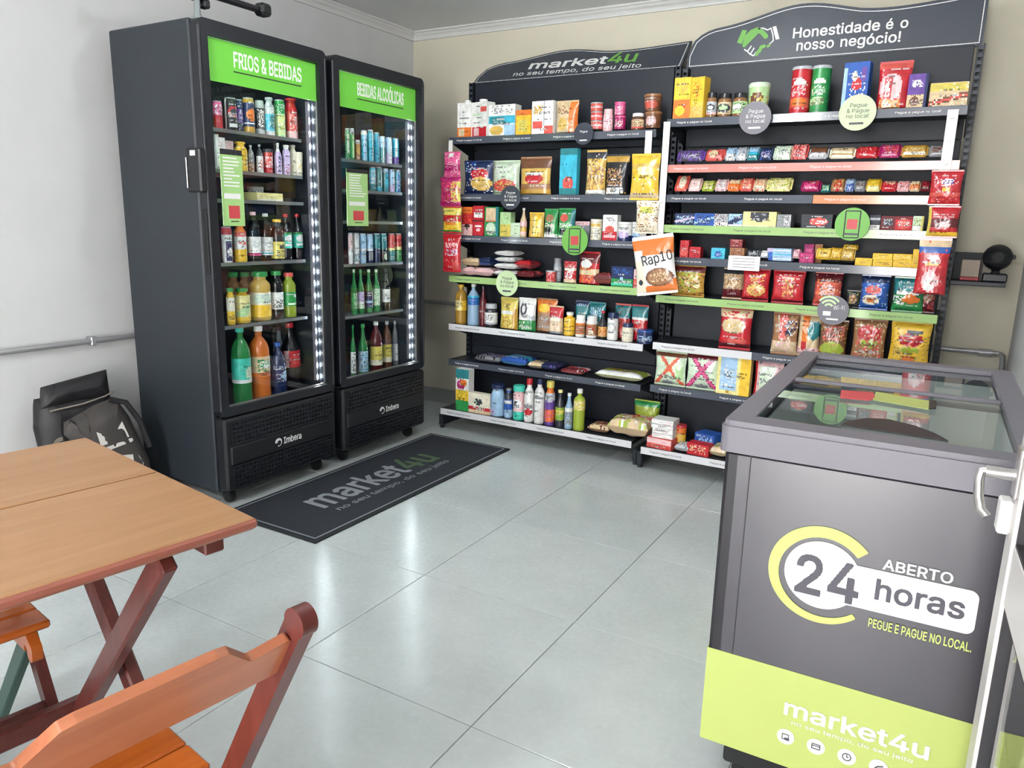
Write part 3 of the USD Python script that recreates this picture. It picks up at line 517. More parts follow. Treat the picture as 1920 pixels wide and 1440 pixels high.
for x in (.09, FW-.09):
    for y in (.05, FD-.05): obj(t, 'caster', moved(lathe([(.02, -.012), (.022, -.008), (.022, .008), (.02, .012)], 'K', 14)[:2], (1,0,0), (0,0,1), (0,-1,0), (x, y, .023)), 'rubber', 40)
for k, (y0, y1, z) in enumerate(((.05, .56, FH-.003), (.5, FD-.05, FH-.014))):
    ld = obj(t, 'lid', bx(.047, FW-.047, y0, y1, z-.004, z), 'lid_pane', label='sliding glass lid'); obj(ld, 'edge_strip', cb(.047, FW-.047, (y1-.02 if k == 0 else y0), (y1 if k == 0 else y0+.02), z-.006, z+.004, .002), 'grey_plastic')
    if k == 0:
        def lp(u, v): q = at(u, v, 'z', z+.004)-FO; return q @ fx, q @ fy
        sh = lambda pts: Polygon([lp(*p) for p in pts]).buffer(0)
        obj(ld, 'finger_grip', moved(prism(sh([(1578, 796), (1592, 789), (1625, 784), (1665, 786), (1715, 798), (1752, 812), (1778, 826), (1700, 814), (1640, 805)]), .004), o=(0, 0, z+.0005)), 'black_plastic')
        obj(ld, 'red_sticker', moved(prism(sh([(1577, 733), (1637, 737), (1641, 746), (1630, 752), (1575, 747)]), .002), o=(0, 0, z+.0045)), 'sticker_red'); obj(ld, 'lime_sticker', moved(prism(sh([(1642, 736), (1744, 753), (1742, 769), (1636, 751)]), .0015), o=(0, 0, z+.0045)), 'freezer_lime'); obj(ld, 'black_tag', moved(prism(sh([(1742, 754), (1755, 754), (1755, 769), (1741, 769)]), .002), o=(0, 0, z+.0062)), 'black_plastic')
FN = (np.array([1.,0,0]), np.array([0,0,1.]), np.array([0,-1.,0]))
def ftext(name, s, x0, x1, z, h, m_, bold=False, dz=.0, kind=None): obj(b, name, text(s, h, (x0, -.0015-dz, z), *FN, width=x1-x0, bold=bold), m_, kind=kind)
def fshape(name, poly, m_, dz=0.0, d=.001): obj(b, name, moved(prism(poly, d), *FN, (0, -.0012-dz, 0)), m_)
pill = sbox(.2, .517, .49, .606).buffer(-.016).buffer(.016)
fshape('white_badge', unary_union([Point(.216, .568).buffer(.073, 48), pill]), 'print_white')
th = np.linspace(math.radians(42), math.radians(312), 50); ro = .103
arc = Polygon([(.216+ro*math.cos(a), .568+ro*math.sin(a)) for a in th]+[(.216+(.084+.012*max(0, (a-2.4)/3))*math.cos(a), .568+(.084+.012*max(0, (a-2.4)/3))*math.sin(a)) for a in th[::-1]])
fshape('lime_ring', arc.buffer(.0025), 'print_lime')
ftext('number', '24', .157, .278, .523, .082, 'print_dark', True, dz=.0012); ftext('hours', 'horas', .312, .466, .546, .042, 'print_dark', True, dz=.0012)
ftext('open_word', 'ABERTO', .323, .443, .611, .021, 'print_white', True); ftext('slogan', 'PEGUE E PAGUE NO LOCAL.', .311, .49, .483, .018, 'print_lime', True)
ftext('brand_lettering', 'market4u', .169, .446, .2315, .037, 'print_white', True, dz=.001); ftext('tagline', 'no seu tempo, do seu jeito', .19, .424, .213, .0085, 'print_white', False, dz=.001, kind='stuff')
for k, x in enumerate((.183, .245, .306, .367)):
    fshape('icon_disc', Point(x, .178).buffer(.018, 24), 'print_white', .001); c = [sbox(x-.007, .172, x+.006, .184).exterior.buffer(.001).union(sbox(x-.002, .17, x+.008, .176)), sbox(x-.008, .173, x+.008, .184).exterior.buffer(.001).union(sbox(x-.008, .179, x+.008, .181)), Point(x, .178).buffer(.008).exterior.buffer(.001).union(sbox(x-.001, .177, x+.004, .179)).union(sbox(x-.001, .177, x+.001, .184)), LineString([(x-.007, .174), (x-.002, .18), (x+.007, .183)]).buffer(.0015).union(Point(x, .174).buffer(.003))][k]
    fshape('icon', c, 'print_dark', .002, .0006)
# frozen packs lying inside the freezer
for n_, x, y, z, w, d, sp, lb, rz in (('ice_cream_box', .15, .78, .326, .16, .2, 'X#b.5,.8,O#n.1,R', 'cream and orange frozen pack deep inside the freezer', 8), ('ice_cream_box', .38, .72, .326, .17, .22, 'R#e.5,.5,.3,.3,W', 'red frozen pack with white oval deep inside the freezer', -6), ('ice_cream_box', .2, .35, .326, .2, .16, 'g#b.3,.6,W#n.1,G', 'pale green frozen pack nearest the freezer front', 4)):
    q = FO+fx*x+fy*y; it = thing(n_, lb, 'frozen food', (q[0], q[1], z), rz); flat(it, w, .05, d, sp, {})

# ---------------------------------------------------------------- glass door at the right edge, slightly ajar
a3 = math.radians(3.2); dx, dy_ = np.array([math.sin(a3), -math.cos(a3), 0]), np.array([math.cos(a3), math.sin(a3), 0]); DO = np.array([3.372, -2.8, 0])
t = tag(UsdGeom.Xform.Define(stage, numbered('/World', 'door_1')).GetPrim(), kind='structure'); UsdGeom.Xformable(t).AddTransformOp().Set(Gf.Matrix4d(np.vstack([np.c_[np.array([dx, dy_, [0,0,1]]), [0,0,0]], [*DO, 1]]).tolist()))
L_, Hd, st, th_ = .9, 2.08, .06, .035
obj(t, 'stile', cb(0, st, 0, th_, .01, Hd, .002), 'alu_paint'); obj(t, 'stile', cb(L_-st, L_, 0, th_, .01, Hd, .002), 'alu_paint')
for z0, z1 in ((.01, .1), (.69, .79), (Hd-.07, Hd)): obj(t, 'rail', cb(st, L_-st, .004, th_-.004, z0, z1, .002), 'alu_paint')
for z0, z1 in ((.1, .69), (.79, Hd-.07)):
    obj(t, 'pane', bx(st, L_-st, .015, .02, z0, z1), 'pane'); obj(t, 'gasket', join(bx(st, st+.006, .006, .028, z0, z1), bx(L_-st-.006, L_-st, .006, .028, z0, z1), bx(st, L_-st, .006, .028, z0, z0+.006), bx(st, L_-st, .006, .028, z1-.006, z1)), 'gasket')
obj(t, 'strike_box', cb(-.006, .03, -.018, 0, .795, .85, .003), 'white_plastic')
hl = obj(t, 'door_handle', join(tube([(.03, 0, .895), (.03, -.02, .895), (.03, -.045, .896)], .01, 12), tube([(.03, -.04, .896), (.03, -.05, .894), (.032, -.052, .88), (.036, -.05, .855), (.04, -.045, .835), (.046, -.036, .826)], .0075, 12)), 'alu', 40); obj(hl, 'rose', cb(.012, .048, -.006, 0, .86, .94, .003), 'alu')
struct('door_frame_1', join(cb(XR-.06, XR+.1, DY1-.04, DY1, 0, DH, .003), cb(XR-.06, XR+.1, DY0, DY0+.04, 0, DH, .003), cb(XR-.06, XR+.1, DY0, DY1, DH-.04, DH, .003)), 'alu_paint')

# ---------------------------------------------------------------- door mat
m0, m1 = (.655, -2.2), (1.21, -.69)
t = thing('door_mat', 'black rubber floor mat with grey lettering in front of the coolers', 'mat')
obj(t, 'mat_base', cb(m0[0], m1[0], m0[1], m1[1], .0003, .007, .003), 'mat_edge'); obj(t, 'pile', cb(m0[0]+.012, m1[0]-.012, m0[1]+.012, m1[1]-.012, .004, .009, .002), 'mat_rubber')
obj(t, 'border_line', join(*[bx(*q, .0085, .0094) for q in ((m0[0]+.025, m1[0]-.025, m0[1]+.022, m0[1]+.03), (m0[0]+.025, m1[0]-.025, m1[1]-.03, m1[1]-.022), (m0[0]+.022, m0[0]+.03, m0[1]+.025, m1[1]-.025), (m1[0]-.03, m1[0]-.022, m0[1]+.025, m1[1]-.025))]), 'mat_grey')
ZF = ((0,1,0), (-1,0,0), (0,0,1)); q0, q1, q2 = at(583, 962, 'z', .009), at(853, 862, 'z', .009), at(790, 860, 'z', .009)
y0, xb = -1.935, .985; obj(t, 'lettering', text('market', .17, (xb, y0, .0085), *ZF, width=.62, bold=True), 'mat_white'); obj(t, 'lettering', text('4u', .17, (xb, y0+.63, .0085), *ZF, width=.235, bold=True), 'mat_green'); obj(t, 'tagline', text('no seu tempo, do seu jeito', .035, (xb+.075, y0+.03, .0085), *ZF, width=.83), 'mat_white', kind='stuff')

# ---------------------------------------------------------------- folding wooden table and chairs
E1, E2, R0 = np.array([-.9871, .16, 0]), np.array([-.16, -.9871, 0]), np.array([2.256, -3.355, 0])
def framed(name, label, cat, O, A, B):
    x = UsdGeom.Xform.Define(stage, numbered('/World', name)); x.AddTransformOp().Set(Gf.Matrix4d(np.vstack([np.c_[np.array([A, B, [0,0,1]]), [0,0,0]], [*O, 1]]).tolist())); return tag(x.GetPrim(), label, cat, 'wooden folding chairs at the table' if cat == 'chair' else None)
def fl_(m_, flip): return (m_[0], np.asarray(m_[1])[:, ::-1]) if flip else m_
t = framed('folding_table', 'square folding wooden table with light plank top and red-brown crossed legs', 'table', R0, E1, E2)
for a, b in ((0, .353), (.357, .71)):
    obj(t, 'top_plank', cb(a+.004, b-(.004 if b > .5 else 0), .004, .696, .728, .75, .002), 'wood_top')
obj(t, 'edge_band', join(cb(-.002, .012, 0, .7, .731, .7475, .004), cb(.698, .712, 0, .7, .731, .7475, .004), cb(0, .71, .69, .702, .731, .7475, .004), cb(0, .71, -.002, .01, .731, .7475, .004)), 'wood_edge')
for y in (.065, .635): obj(t, 'batten', cb(.03, .68, y-.018, y+.018, .695, .728, .003), 'wood_red')
for y in (.1, .6): obj(t, 'leg', bar((.67, y, .715), (.03, y, .0), .045, .028, (0,1,0)), 'wood_red')
for y in (.15, .55): obj(t, 'leg', bar((.03, y, .715), (.67, y, .0), .045, .028, (0,1,0)), 'wood_red')
obj(t, 'stretcher', bar((.5, .13, .22), (.5, .57, .22), .028, .045, (0,0,1)), 'wood_red'); obj(t, 'stretcher', bar((.2, .08, .22), (.2, .62, .22), .028, .045, (0,0,1)), 'wood_red')
def chair(label, O, A, B, rear, wd=.4):
    """x towards the sitter's front, y across; the back leans to -x"""
    t = framed('folding_chair', label, 'chair', O, A, B); sl = .585
    ax = lambda z: sl*(.8-z)
    for y in (.011, wd-.011):
        n = np.array([-sl, 0, 1])/math.hypot(sl, 1); L = math.hypot(ax(0)-ax(.785), .785)
        pr = unary_union([sbox(0, -.017, L-.014, .017), Point(L-.014, 0).buffer(.02)]); pl = moved(prism(pr, .022), n, (n[2], 0, -n[0]), (0, 1, 0), (ax(0), y-.011, 0)); obj(t, 'post', pl, 'wood_red')
    for y in (.036, wd-.036): obj(t, 'rear_leg', bar((.37, y, .4), (.02, y, .005), .04, .02, (0,1,0)), rear)
    o = np.array([ax(.69), .022, .69]); up = np.array([-sl, 0, 1])/math.hypot(sl, 1); W = wd-.044
    pr = [(0, .0), (W, .0), (W, .075), (W-.055, .066), (W-.09, .106), (W-.105, .109), (.105, .109), (.09, .106), (.055, .066), (0, .075)]
    pr = Polygon(pr).buffer(.006).buffer(-.012).buffer(.006); obj(t, 'back_rail', moved(prism(pr, .013), (0,1,0), up, np.cross((0,1,0), up), o-.007*np.cross((0,1,0), up)), 'wood_rail')
    for k in range(5): obj(t, 'seat_slat', cb(.045+k*.075, .045+k*.075+.071, .024 if k < 3 else .012, wd-.024 if k < 3 else wd-.012, .415, .433, .004), 'wood_seat')
    for y in (.045, wd-.06):
        pr = unary_union([sbox(.03, .375, .4, .415), LineString([(.38, .4), (.41, .405), (.43, .39), (.428, .375)]).buffer(.014)]); obj(t, 'seat_rail', moved(prism(pr, .02), (1,0,0), (0,0,1), (0,-1,0), (0, y+.02, 0)), 'wood_seat')
    obj(t, 'stretcher', bar((ax(.2), .02, .2), (ax(.2), wd-.02, .2), .02, .03, (0,0,1)), 'wood_red'); return t
CO = np.array([2.62, -3.58, 0])
chair('red-brown folding wooden chair in the foreground, its back rail turned to us', CO, E1, E2, 'wood_red')
chair('brown folding wooden chair with green rear legs pushed under the far table side', R0+E1*.93+E2*.565, -E1, -E2, 'wood_green')

# ---------------------------------------------------------------- two bags leaning on the white wall
def soft(pts, w, T, seed):
    """a soft sheet-like bag: front and back grown from a (y, z) outline, x is the thickness"""
    poly = Polygon(pts).buffer(.012).buffer(-.012);     t_ = prism(poly.segmentize(.03), .004); mm = trimesh.Trimesh(*t_, process=True); mm = mm.subdivide_to_size(.035); v = np.array(mm.vertices); bd = np.array([poly.exterior.distance(Point(p[:2])) for p in v])
    th = T*np.clip(bd/.07, 0, 1)**.5; nz = meshkit.fbm(np.c_[v[:, :2]*9, np.full(len(v), seed)], 3, seed)-.5
    x = np.where(v[:, 2] > .002, th/2+nz*.02*(bd > .004), -th/2); return np.c_[x, v[:, 0], v[:, 1]], np.array(mm.faces)
def lean(m_, loc, ang): c, s = math.cos(ang), math.sin(ang); v = m_[0]; return np.c_[v[:, 0]*c-v[:, 2]*s, v[:, 1], v[:, 0]*s+v[:, 2]*c]+loc, m_[1]
ang = math.radians(8)
t = thing('delivery_bag', 'black bag with folded flap and thin pale line, leaning on the white wall', 'bag', (.16, -2.47, .0), group='dark bags by the white wall'); lz = lambda m_: lean(m_, (0, 0, .015), ang)
obj(t, 'bag_body', lz(soft([(-.15, 0), (.19, 0), (.2, .36), (.155, .46), (.15, .5), (-.15, .5), (-.17, .38), (-.16, .2)], 0, .13, 3)), 'bag_black', 50)
obj(t, 'flap', lz((lambda q: (q[0]+[.028, 0, 0], q[1]))(soft([(-.148, .455), (.148, .45), (.152, .575), (-.13, .545)], 0, .09, 5))), 'bag_black', 50)
obj(t, 'flap_line', lz(tube([(.068, -.13, .447), (.076, 0, .452), (.074, .1, .466), (.06, .148, .478)], .0035, 8)), 'bag_line', 40)
obj(t, 'letter_print', lz(text('S', .1, (.062, -.15, .23), *YZ, bold=True)), 'bag_line'); obj(t, 'badge', lz(join(*[moved(prism(Point(0, 0).buffer(.016), .002), *YZ, (.066, y, z)) for y, z in ((.0, .27), (.01, .33), (.02, .4))])), 'bag_line')
t = thing('delivery_bag', 'brown-black bag with white crown print, slumped against the left cooler', 'bag', (.35, -2.455, .0), group='dark bags by the white wall'); lz = lambda m_: lean(m_, (0, 0, .015), math.radians(14))
obj(t, 'bag_body', lz(soft([(-.12, 0), (.17, 0), (.175, .2), (.13, .4), (.09, .49), (.0, .475), (-.14, .43), (-.15, .38), (-.09, .3)], 0, .1, 9)), 'bag_brown', 50)
crown = unary_union([Polygon([(-.045, .305), (-.05, .365), (-.02, .345), (.0, .39), (.03, .35), (.065, .385), (.08, .315)]), LineString([(-.045, .285), (.085, .3)]).buffer(.008)])
obj(t, 'crown_print', lz(moved(prism(crown, .002), *YZ, (.0515, 0, 0))), 'bag_print'); obj(t, 'stripe_print', lz(moved(prism(Polygon([(-.04, .26), (.1, .235), (.115, .19), (.085, .14), (.06, .15), (.08, .2), (-.03, .235)]), .002), *YZ, (.0515, 0, 0))), 'bag_print')
obj(t, 'strap', lz(tube([(.03, .05, .485), (.035, .11, .46), (.03, .155, .37), (.02, .18, .25)], .012, 8)), 'bag_black', 40)

# ---------------------------------------------------------------- bracket with camera and card box at the right end
t = thing('wall_bracket', 'dark metal bracket plate fixed beside the right rack', 'bracket', (3.228, -.2, 1.03)); obj(t, 'plate', moved(cb(.004, .115, -.003, .003, 0, .125, .002), (1,0,0), (0, 1, 0), (0, .25, .97), (0, .03, .02)), 'rack_dark'); obj(t, 'ledge', cb(0, .212, -.09, .05, 0, .02, .003), 'rack_dark'); obj(t, 'arm', cb(.0, .04, .05, .2, 0, .018, .002), 'rack_dark')
t = thing('card_box', 'small beige box with red edges on the wall bracket', 'box', (3.3, -.235, 1.0515)); obj(t, 'box_body', cb(-.036, .036, -.02, .02, .014, .09, .003), 'card_beige'); obj(t, 'red_edge', cb(-.036, .036, -.024, .02, 0, .0139, .002), 'card_red'); obj(t, 'cover', cb(.0365, .045, -.022, .022, 0, .095, .002), 'bag_black')
t = thing('webcam', 'round black ribbed camera on a square base on the wall bracket', 'camera', (3.396, -.235, 1.0505)); obj(t, 'base', cb(-.047, .047, -.04, .04, 0, .036, .005), 'black_plastic'); obj(t, 'neck', lathe([(.02, .036), (.015, .046), (.024, .06)], 'K', 14)[:2], 'black_plastic', 40)
r = .056; obj(t, 'head', lathe([(r*math.sin(a)*(1+.035*(k % 2)), .106-r*math.cos(a)) for k, a in enumerate(np.linspace(.15, math.pi-.1, 16))], 'K', 20)[:2], 'black_plastic', 25); obj(t, 'lens', moved(lathe([(.022, 0), (.022, .008), (.014, .008)], 'K', 16)[:2], (1,0,0), (0,0,1), (0,-1,0), (0, -.054, .108)), 'rubber', 40); obj(t, 'side_knob', cb(.054, .066, -.008, .008, .1, .118, .003), 'black_plastic')

# ---------------------------------------------------------------- round shelf talkers and paper tags
def disc(u0, u1, v0, v1, yf, base, label, name='shelf_talker', phone=False, lines=None, words=None, wifi=False):
    y = yf-.022; a, b_ = at(u0, (v0+v1)/2, 'y', y), at(u1, (v0+v1)/2, 'y', y); c = (a+b_)/2; r = (b_[0]-a[0])/2; ca = at((u0+u1)/2, (v0+v1)/2, 'y', y)
    t = thing(name, label, 'sign', (c[0], y, ca[2]), group='round shelf talkers on the rack edges'); obj(t, 'disc', moved(prism(Point(0, 0).buffer(r, 32), .0015), *XZ, (0, .0015, 0)), base); tm = 'print_white' if base in ('grey_plastic', 'rack_edge', 'print_dark') else 'print_dark'
    S_ = lambda n, p, m_, k=.0004: obj(t, n, moved(prism(p, k), *XZ), m_)
    if phone: S_('phone_outline', sbox(-r*.42, -r*.82, r*.42, r*.8).buffer(-.004).buffer(.004).exterior.buffer(r*.035), 'print_black'); S_('red_square', sbox(-r*.3, -r*.3, r*.3, r*.3), 'sticker_red')
    if wifi: S_('wifi_arcs', unary_union([LineString([(-r*.3+q*math.cos(a_), r*.15+q*math.sin(a_)) for a_ in np.linspace(.7, 2.45, 12)]).buffer(r*.07) for q in (r*.25, r*.5, r*.75)]), 'print_pale'); S_('white_box', sbox(-r*.62, -r*.38, -r*.12, -r*.08), 'print_white'); obj(t, 'lettering', text('Wi-Fi', r*.3, (0, -.0004, r*.05), *XZ, width=r*.72), 'print_white')
    for k, w_ in enumerate(words or []): obj(t, 'lettering', text(w_[0], r*w_[2], (-r*w_[3]/2, -.0004, r*w_[1]), *XZ, width=r*w_[3], depth=.0005), tm)
    obj(t, 'caption', moved(prism(sbox(-r*.38, -r*.66, r*.38, -r*.54), .0004), *XZ), tm); obj(t, 'stem', bx(-.004, .004, .0016, .021, -.002, .0), 'clear_grey')
PG = [('Pegue', .3, .22, .9), ('& Pague', 0, .22, 1.2), ('no local', -.3, .22, 1.2)]
disc(1076, 1112, 226, 275, AF, 'rack_edge', 'round dark shelf talker below the stacked tins on the left rack', words=[('Pegue', .1, .2, .8)])
disc(938, 976, 348, 393, AF, 'rack_edge', 'round dark shelf talker hanging at the left rack\'s second shelf', words=PG)
disc(1053, 1102, 427, 475, AF, 'print_green', 'bright green round shelf talker with phone outline on the left rack', phone=True)
disc(930, 971, 507, 556, AF, 'print_pale', 'pale green round shelf talker below the white bags on the left rack', words=PG)
disc(1386, 1446, 191, 251, BFr, 'grey_plastic', 'grey round shelf talker with small white bubble on the right rack\'s top shelf', words=PG)
disc(1573, 1643, 180, 242, BFr, 'print_pale', 'pale green round shelf talker before the blue bag on the right rack', words=PG)
disc(1565, 1631, 389, 452, BFr, 'print_green', 'bright green round shelf talker with phone outline on the right rack', phone=True)
disc(1532, 1592, 551, 613, BFr, 'grey_plastic', 'grey round shelf talker with wireless symbol on the right rack', wifi=True)
a, b_ = at(1365, 479, 'y', BFr-.02), at(1422, 509, 'y', BFr-.02); t = thing('paper_tag', 'white paper tag with faint lines clipped to the right rack\'s fifth shelf', 'tag', (a[0], BFr-.006, b_[2])); w, h = b_[0]-a[0], a[2]-b_[2]; obj(t, 'card', bx(0, w, -.0012, 0, 0, h), 'print_white'); obj(t, 'lines', join(*[bx(w*.15, w*.85, -.0016, -.0012, h*q, h*(q+.03)) for q in (.2, .4, .6, .8)]), 'grey_plastic')
def clip_strip(u, v0, v1, yf, w, label):
    y = yf-.012; a, b_ = at(u, v0, 'y', y), at(u, v1, 'y', y); t = thing('clip_strip', label, 'clip strip', (a[0], y, b_[2]), group='white clip strips on the racks'); obj(t, 'strip', cb(-w/2, w/2, -.001, .001, 0, a[2]-b_[2], .0008), 'white_plastic'); [obj(t, 'hook', cb(-.006, .006, -.006, -.001, z, z+.008, .001), 'white_plastic') for z in np.arange(.05, a[2]-b_[2], .09)]
clip_strip(845, 263, 480, AF, .028, 'white hanging clip strip with packs at the left rack\'s left end')
clip_strip(1217, 245, 470, AF, .036, 'white hanging clip strip with packs at the left rack\'s right end')
clip_strip(1251, 228, 470, BFr, .034, 'white vertical clip strip at the right rack\'s left end')
clip_strip(1788, 205, 500, BFr, .04, 'white vertical clip strip with red packs at the right rack\'s right end')
# ---------------------------------------------------------------- goods in the coolers
def hi_of(zs, i, gap): return zs[i-1]-gap if i else 1.78
FX = ('x', .532)
def cool(i, zs, suffix, lines): put_items(lines, FX, zs[i] if i < len(zs) else .408, None if i == 0 else zs[i-1]-.006, suffix)
L = "in the left cooler's "
cool(0, C1Z, L+'top row', '''
soda_can can 398 415 189 | P#b0,.5,R#q.1,.5,.9,.9,.4,W | slim pink and red can leftmost | can
soda_can can 419 442 183 | K#e.5,.58,.34,.17,R#e.5,.58,.2,.1,D#r.2,.12,.8,.24,W#r0,0,.1,1,W#r.9,0,1,1,W | black can with red ring emblem | can
soda_can can 441 454 186 k=.035 | N#b.3,.7,V#n.1,W | dark blue and violet can | can
soda_can can 454 475 183 | N#b.84,1,Q#b0,.2,Q#e.5,.52,.36,.17,O#b.26,.32,W | dark can with orange circle and gold ends | can
soda_can can 477 494 188 k=.03 | D#b.78,1,S#b0,.2,S#q.1,.25,.9,.75,.45,W | black and silver can with white script | can
sports_bottle bottle 494 513 183 s=.72 n=.6 body cap=S | C#b.62,1,S#b0,.14,S#e.5,.4,.25,.16,T#n.06,W | turquoise and silver bottle | bottle
soda_can can 513 533 187 | g#b.62,1,G#q.1,.1,.9,.6,.4,y#n.08,W | green and yellow can | can
juice_bottle bottle 533 556 185 s=.6 n=.7 body cap=R ch=.06 | r#b0,.2,H#q.2,.2,.9,.6,.35,H#b.7,1,R | salmon red bottle, rightmost | bottle
''')
cool(1, C1Z, L+'second row', '''
milk_carton carton 404 421 252 cap=W k=.01 | W#q.2,.5,.8,.9,.4,H#b0,.1,S | tall white carton half behind the green note | carton
drink_carton carton 421 437 264 k=.04 | H#b.4,.7,u#n.1,W | small pink and tan carton behind the green note | carton
yogurt_bottle bottle 437 462 266 s=.7 n=.6 body cap=Y | Y#q.2,.2,.8,.6,.3,L#n.05,W | rounded yellow bottle beside the green note | bottle
drink_bottle bottle 463 475 272 k=.03 body cap=S | A#b0,.4,u#n.15,W | grey-brown little bottle | bottle
yogurt_bottle bottle 479 492 271 k=.02 body s=.6 cap=S | W#b.62,1,D#q.2,.1,.8,.5,.3,r | white bottle with dark shoulder | bottle
yogurt_cup tub 492 511 279 cap=D | r#q.1,.2,.9,.8,.35,W#b0,.3,R | red printed cup with dark lid | cup
milk_bottle bottle 513 527 268 s=.55 body cap=W | v#q.2,.1,.8,.7,.3,N#b.75,1,W | white-capped bottle with blue print | bottle
milk_bottle bottle 528 543 272 s=.7 n=.6 body cap=W | W#r0,0,1,.9,v#q.2,.05,.8,.3,.3,M | pinkish white bottle | bottle
milk_bottle bottle 542 555 272 s=.7 n=.6 body cap=X k=.03 | X#n.05,L | tall cream bottle | bottle
yogurt_tub tub 551 567 285 cap=X | X#q.2,.3,.8,.6,.2,y | short wide cream tub | tub
''')
cool(2, C1Z, L+'third row', '''
covered_dish tub 463 494 350 cap=A k=.05 | A#b.3,.8,S | grey domed dish beside the green note | dish
cheese_tray carton 482 530 362 d=.12 k=.02 | L#n.08,W#b0,.3,X | pale yellow wedge-shaped cheese tray | tray
''')
cool(3, C1Z, L+'fourth row', '''
soda_can can 414 433 424 | W#b.78,1,R#r.2,.06,.8,.6,N#e.5,.3,.2,.1,W | red, white and navy can under the green note | can
juice_bottle bottle 437 460 418 s=.7 n=.6 body cap=O | W#b0,.32,Y#b.66,.8,r#b.8,1,O#q.2,.35,.8,.6,.3,r | white and yellow bottle with orange shoulder | bottle
water_bottle bottle 461 486 397 s=.6 clear cap=H l=.12-.5 | W#b.1,.16,M#q.2,.4,.8,.8,.3,S#b0,.05,P | clear water bottle with pink cap | bottle
water_bottle bottle 484 509 400 s=.6 clear cap=W l=.12-.5 k=.03 | W#b.1,.16,C#q.2,.4,.8,.8,.3,S | clear water bottle with white cap | bottle
tea_bottle bottle 506 531 411 s=.6 n=.5 c=K cap=Y m=pack_liquid l=.05-.46 | y#e.5,.7,.16,.14,K#q.2,.1,.8,.5,.3,K | dark bottle with yellow cap and label | bottle
soda_bottle bottle 524 545 401 s=.55 c=K cap=R m=pack_liquid l=.26-.6 | t#e.5,.62,.28,.25,W#r.2,.15,.85,.3,W#b.85,1,G | dark bottle, green label, red cap, left of two | bottle
soda_bottle bottle 545 566 401 s=.55 c=K cap=R m=pack_liquid l=.26-.6 k=.03 | t#e.5,.62,.28,.25,W#r.2,.15,.85,.3,W#b.85,1,G | dark bottle, green label, red cap, right of two | bottle
''')
cool(4, C1Z, L+'fifth row', '''
juice_bottle bottle 424 448 510 s=.72 n=.62 c=u cap=G m=pack_liquid k=.1 ch=.1 | X#b0,.5,y | tall juice bottle with green cap at the back left | bottle
juice_bottle bottle 446 470 510 s=.72 n=.62 c=u cap=G m=pack_liquid k=.1 ch=.1 | X#b0,.5,y#e.5,.6,.3,.2,g | tall juice bottle with green cap at the back centre | bottle
juice_bottle bottle 466 505 509 s=.7 n=.62 c=o cap=G m=pack_liquid ch=.1 l=.08-.58 | X#b0,.5,Y#e.4,.75,.35,.2,J#q.1,.6,.9,.9,.2,S | big orange juice bottle with green cap in front | bottle
juice_bottle bottle 423 438 540 s=.75 n=.7 c=Y cap=G m=pack_liquid l=.1-.75 ch=.1 | X#b0,.4,Y | small yellow juice bottle at the left edge | bottle
juice_bottle bottle 438 467 540 s=.75 n=.62 c=Y cap=G m=pack_liquid l=.08-.8 ch=.1 | L#d.1,.7,.2,g#b0,.15,Y | small yellow juice bottle with light green swoosh | bottle
soda_bottle bottle 504 529 508 s=.7 n=.6 c=K cap=G m=pack_liquid l=.2-.56 k=.02 ch=.09 | W#q.1,.1,.9,.6,.4,D | dark bottle with white label and green cap | bottle
soda_bottle bottle 527 553 511 s=.68 n=.55 c=e cap=r m=pack_liquid l=.26-.575 ch=.09 | G#e.7,.7,.2,.15,W#r.2,.1,.9,.25,J | bottle with green label and red-white cap | bottle
''')
cool(5, C1Z, L+'bottom row', '''
soda_bottle bottle 430 466 612 s=.62 c=G cap=t m=pack_liquid l=.28-.6 | t#e.7,.4,.3,.25,J#b0,.15,W | large green bottle with turquoise label | bottle
soda_bottle bottle 464 502 611 s=.66 c=O cap=W m=pack_liquid l=.32-.6 | E#e.5,.6,.25,.2,W#q.2,.3,.8,.85,.35,G#b0,.2,O | large orange soda bottle with cream label | bottle
water_bottle bottle 505 534 642 s=.6 c=N cap=B l=.25-.6 m=pack_liquid | N#e.6,.4,.22,.25,I#q.1,.7,.9,.95,.3,W | blue bottle with bright blue cap | bottle
water_bottle bottle 500 524 614 k=.12 clear s=.5 cap=K | S#n.2,N | clear bottle behind the orange soda | bottle
soda_bottle bottle 523 560 605 s=.56 c=K cap=R m=pack_liquid l=.35-.6 k=.05 | R#q.15,.25,.85,.75,.35,r#r.1,0,.2,1,H | large cola bottle with red label | bottle
soda_bottle bottle 508 534 611 k=.15 s=.5 c=S cap=F | R#q.2,.2,.8,.8,.3,H | cola bottle standing behind the blue-capped bottle | bottle
''')
L = "in the right cooler's "
cool(0, C2Z, L+'top row', '''
beer_can can 646 655 240 k=.03 | G#r.2,.2,.8,.8,J#n.15,W | green can at the far left | can
beer_can can 655 664 240 | G#r.3,.1,.6,.9,g#b.8,1,S | green and silver can, second from the left | can
beer_can can 665 675 262 | u#q.1,.3,.9,.8,.3,Y#b.8,1,S | brown and gold can | can
beer_can can 676 688 244 | C#r.25,.05,.5,.95,I#b.85,1,W#n.1,W | tall cyan can, left of three | can
beer_can can 688 700 243 | C#r.4,.05,.6,.95,W#n.1,T | tall cyan can, middle of three | can
beer_can can 700 711 248 k=.03 | C#r.5,0,.8,1,W#n.12,B | tall cyan can, right of three | can
beer_can can 711 722 255 | T#b.6,1,I#r.3,0,.45,1,W | cyan and pale blue can | can
beer_can can 722 735 257 | I#b0,.4,v#r.3,0,.5,1,W | pale blue and lilac can | can
beer_can can 735 748 259 | C#r.2,0,.4,1,W#b0,.3,V | cyan and violet can at the far right | can
''')
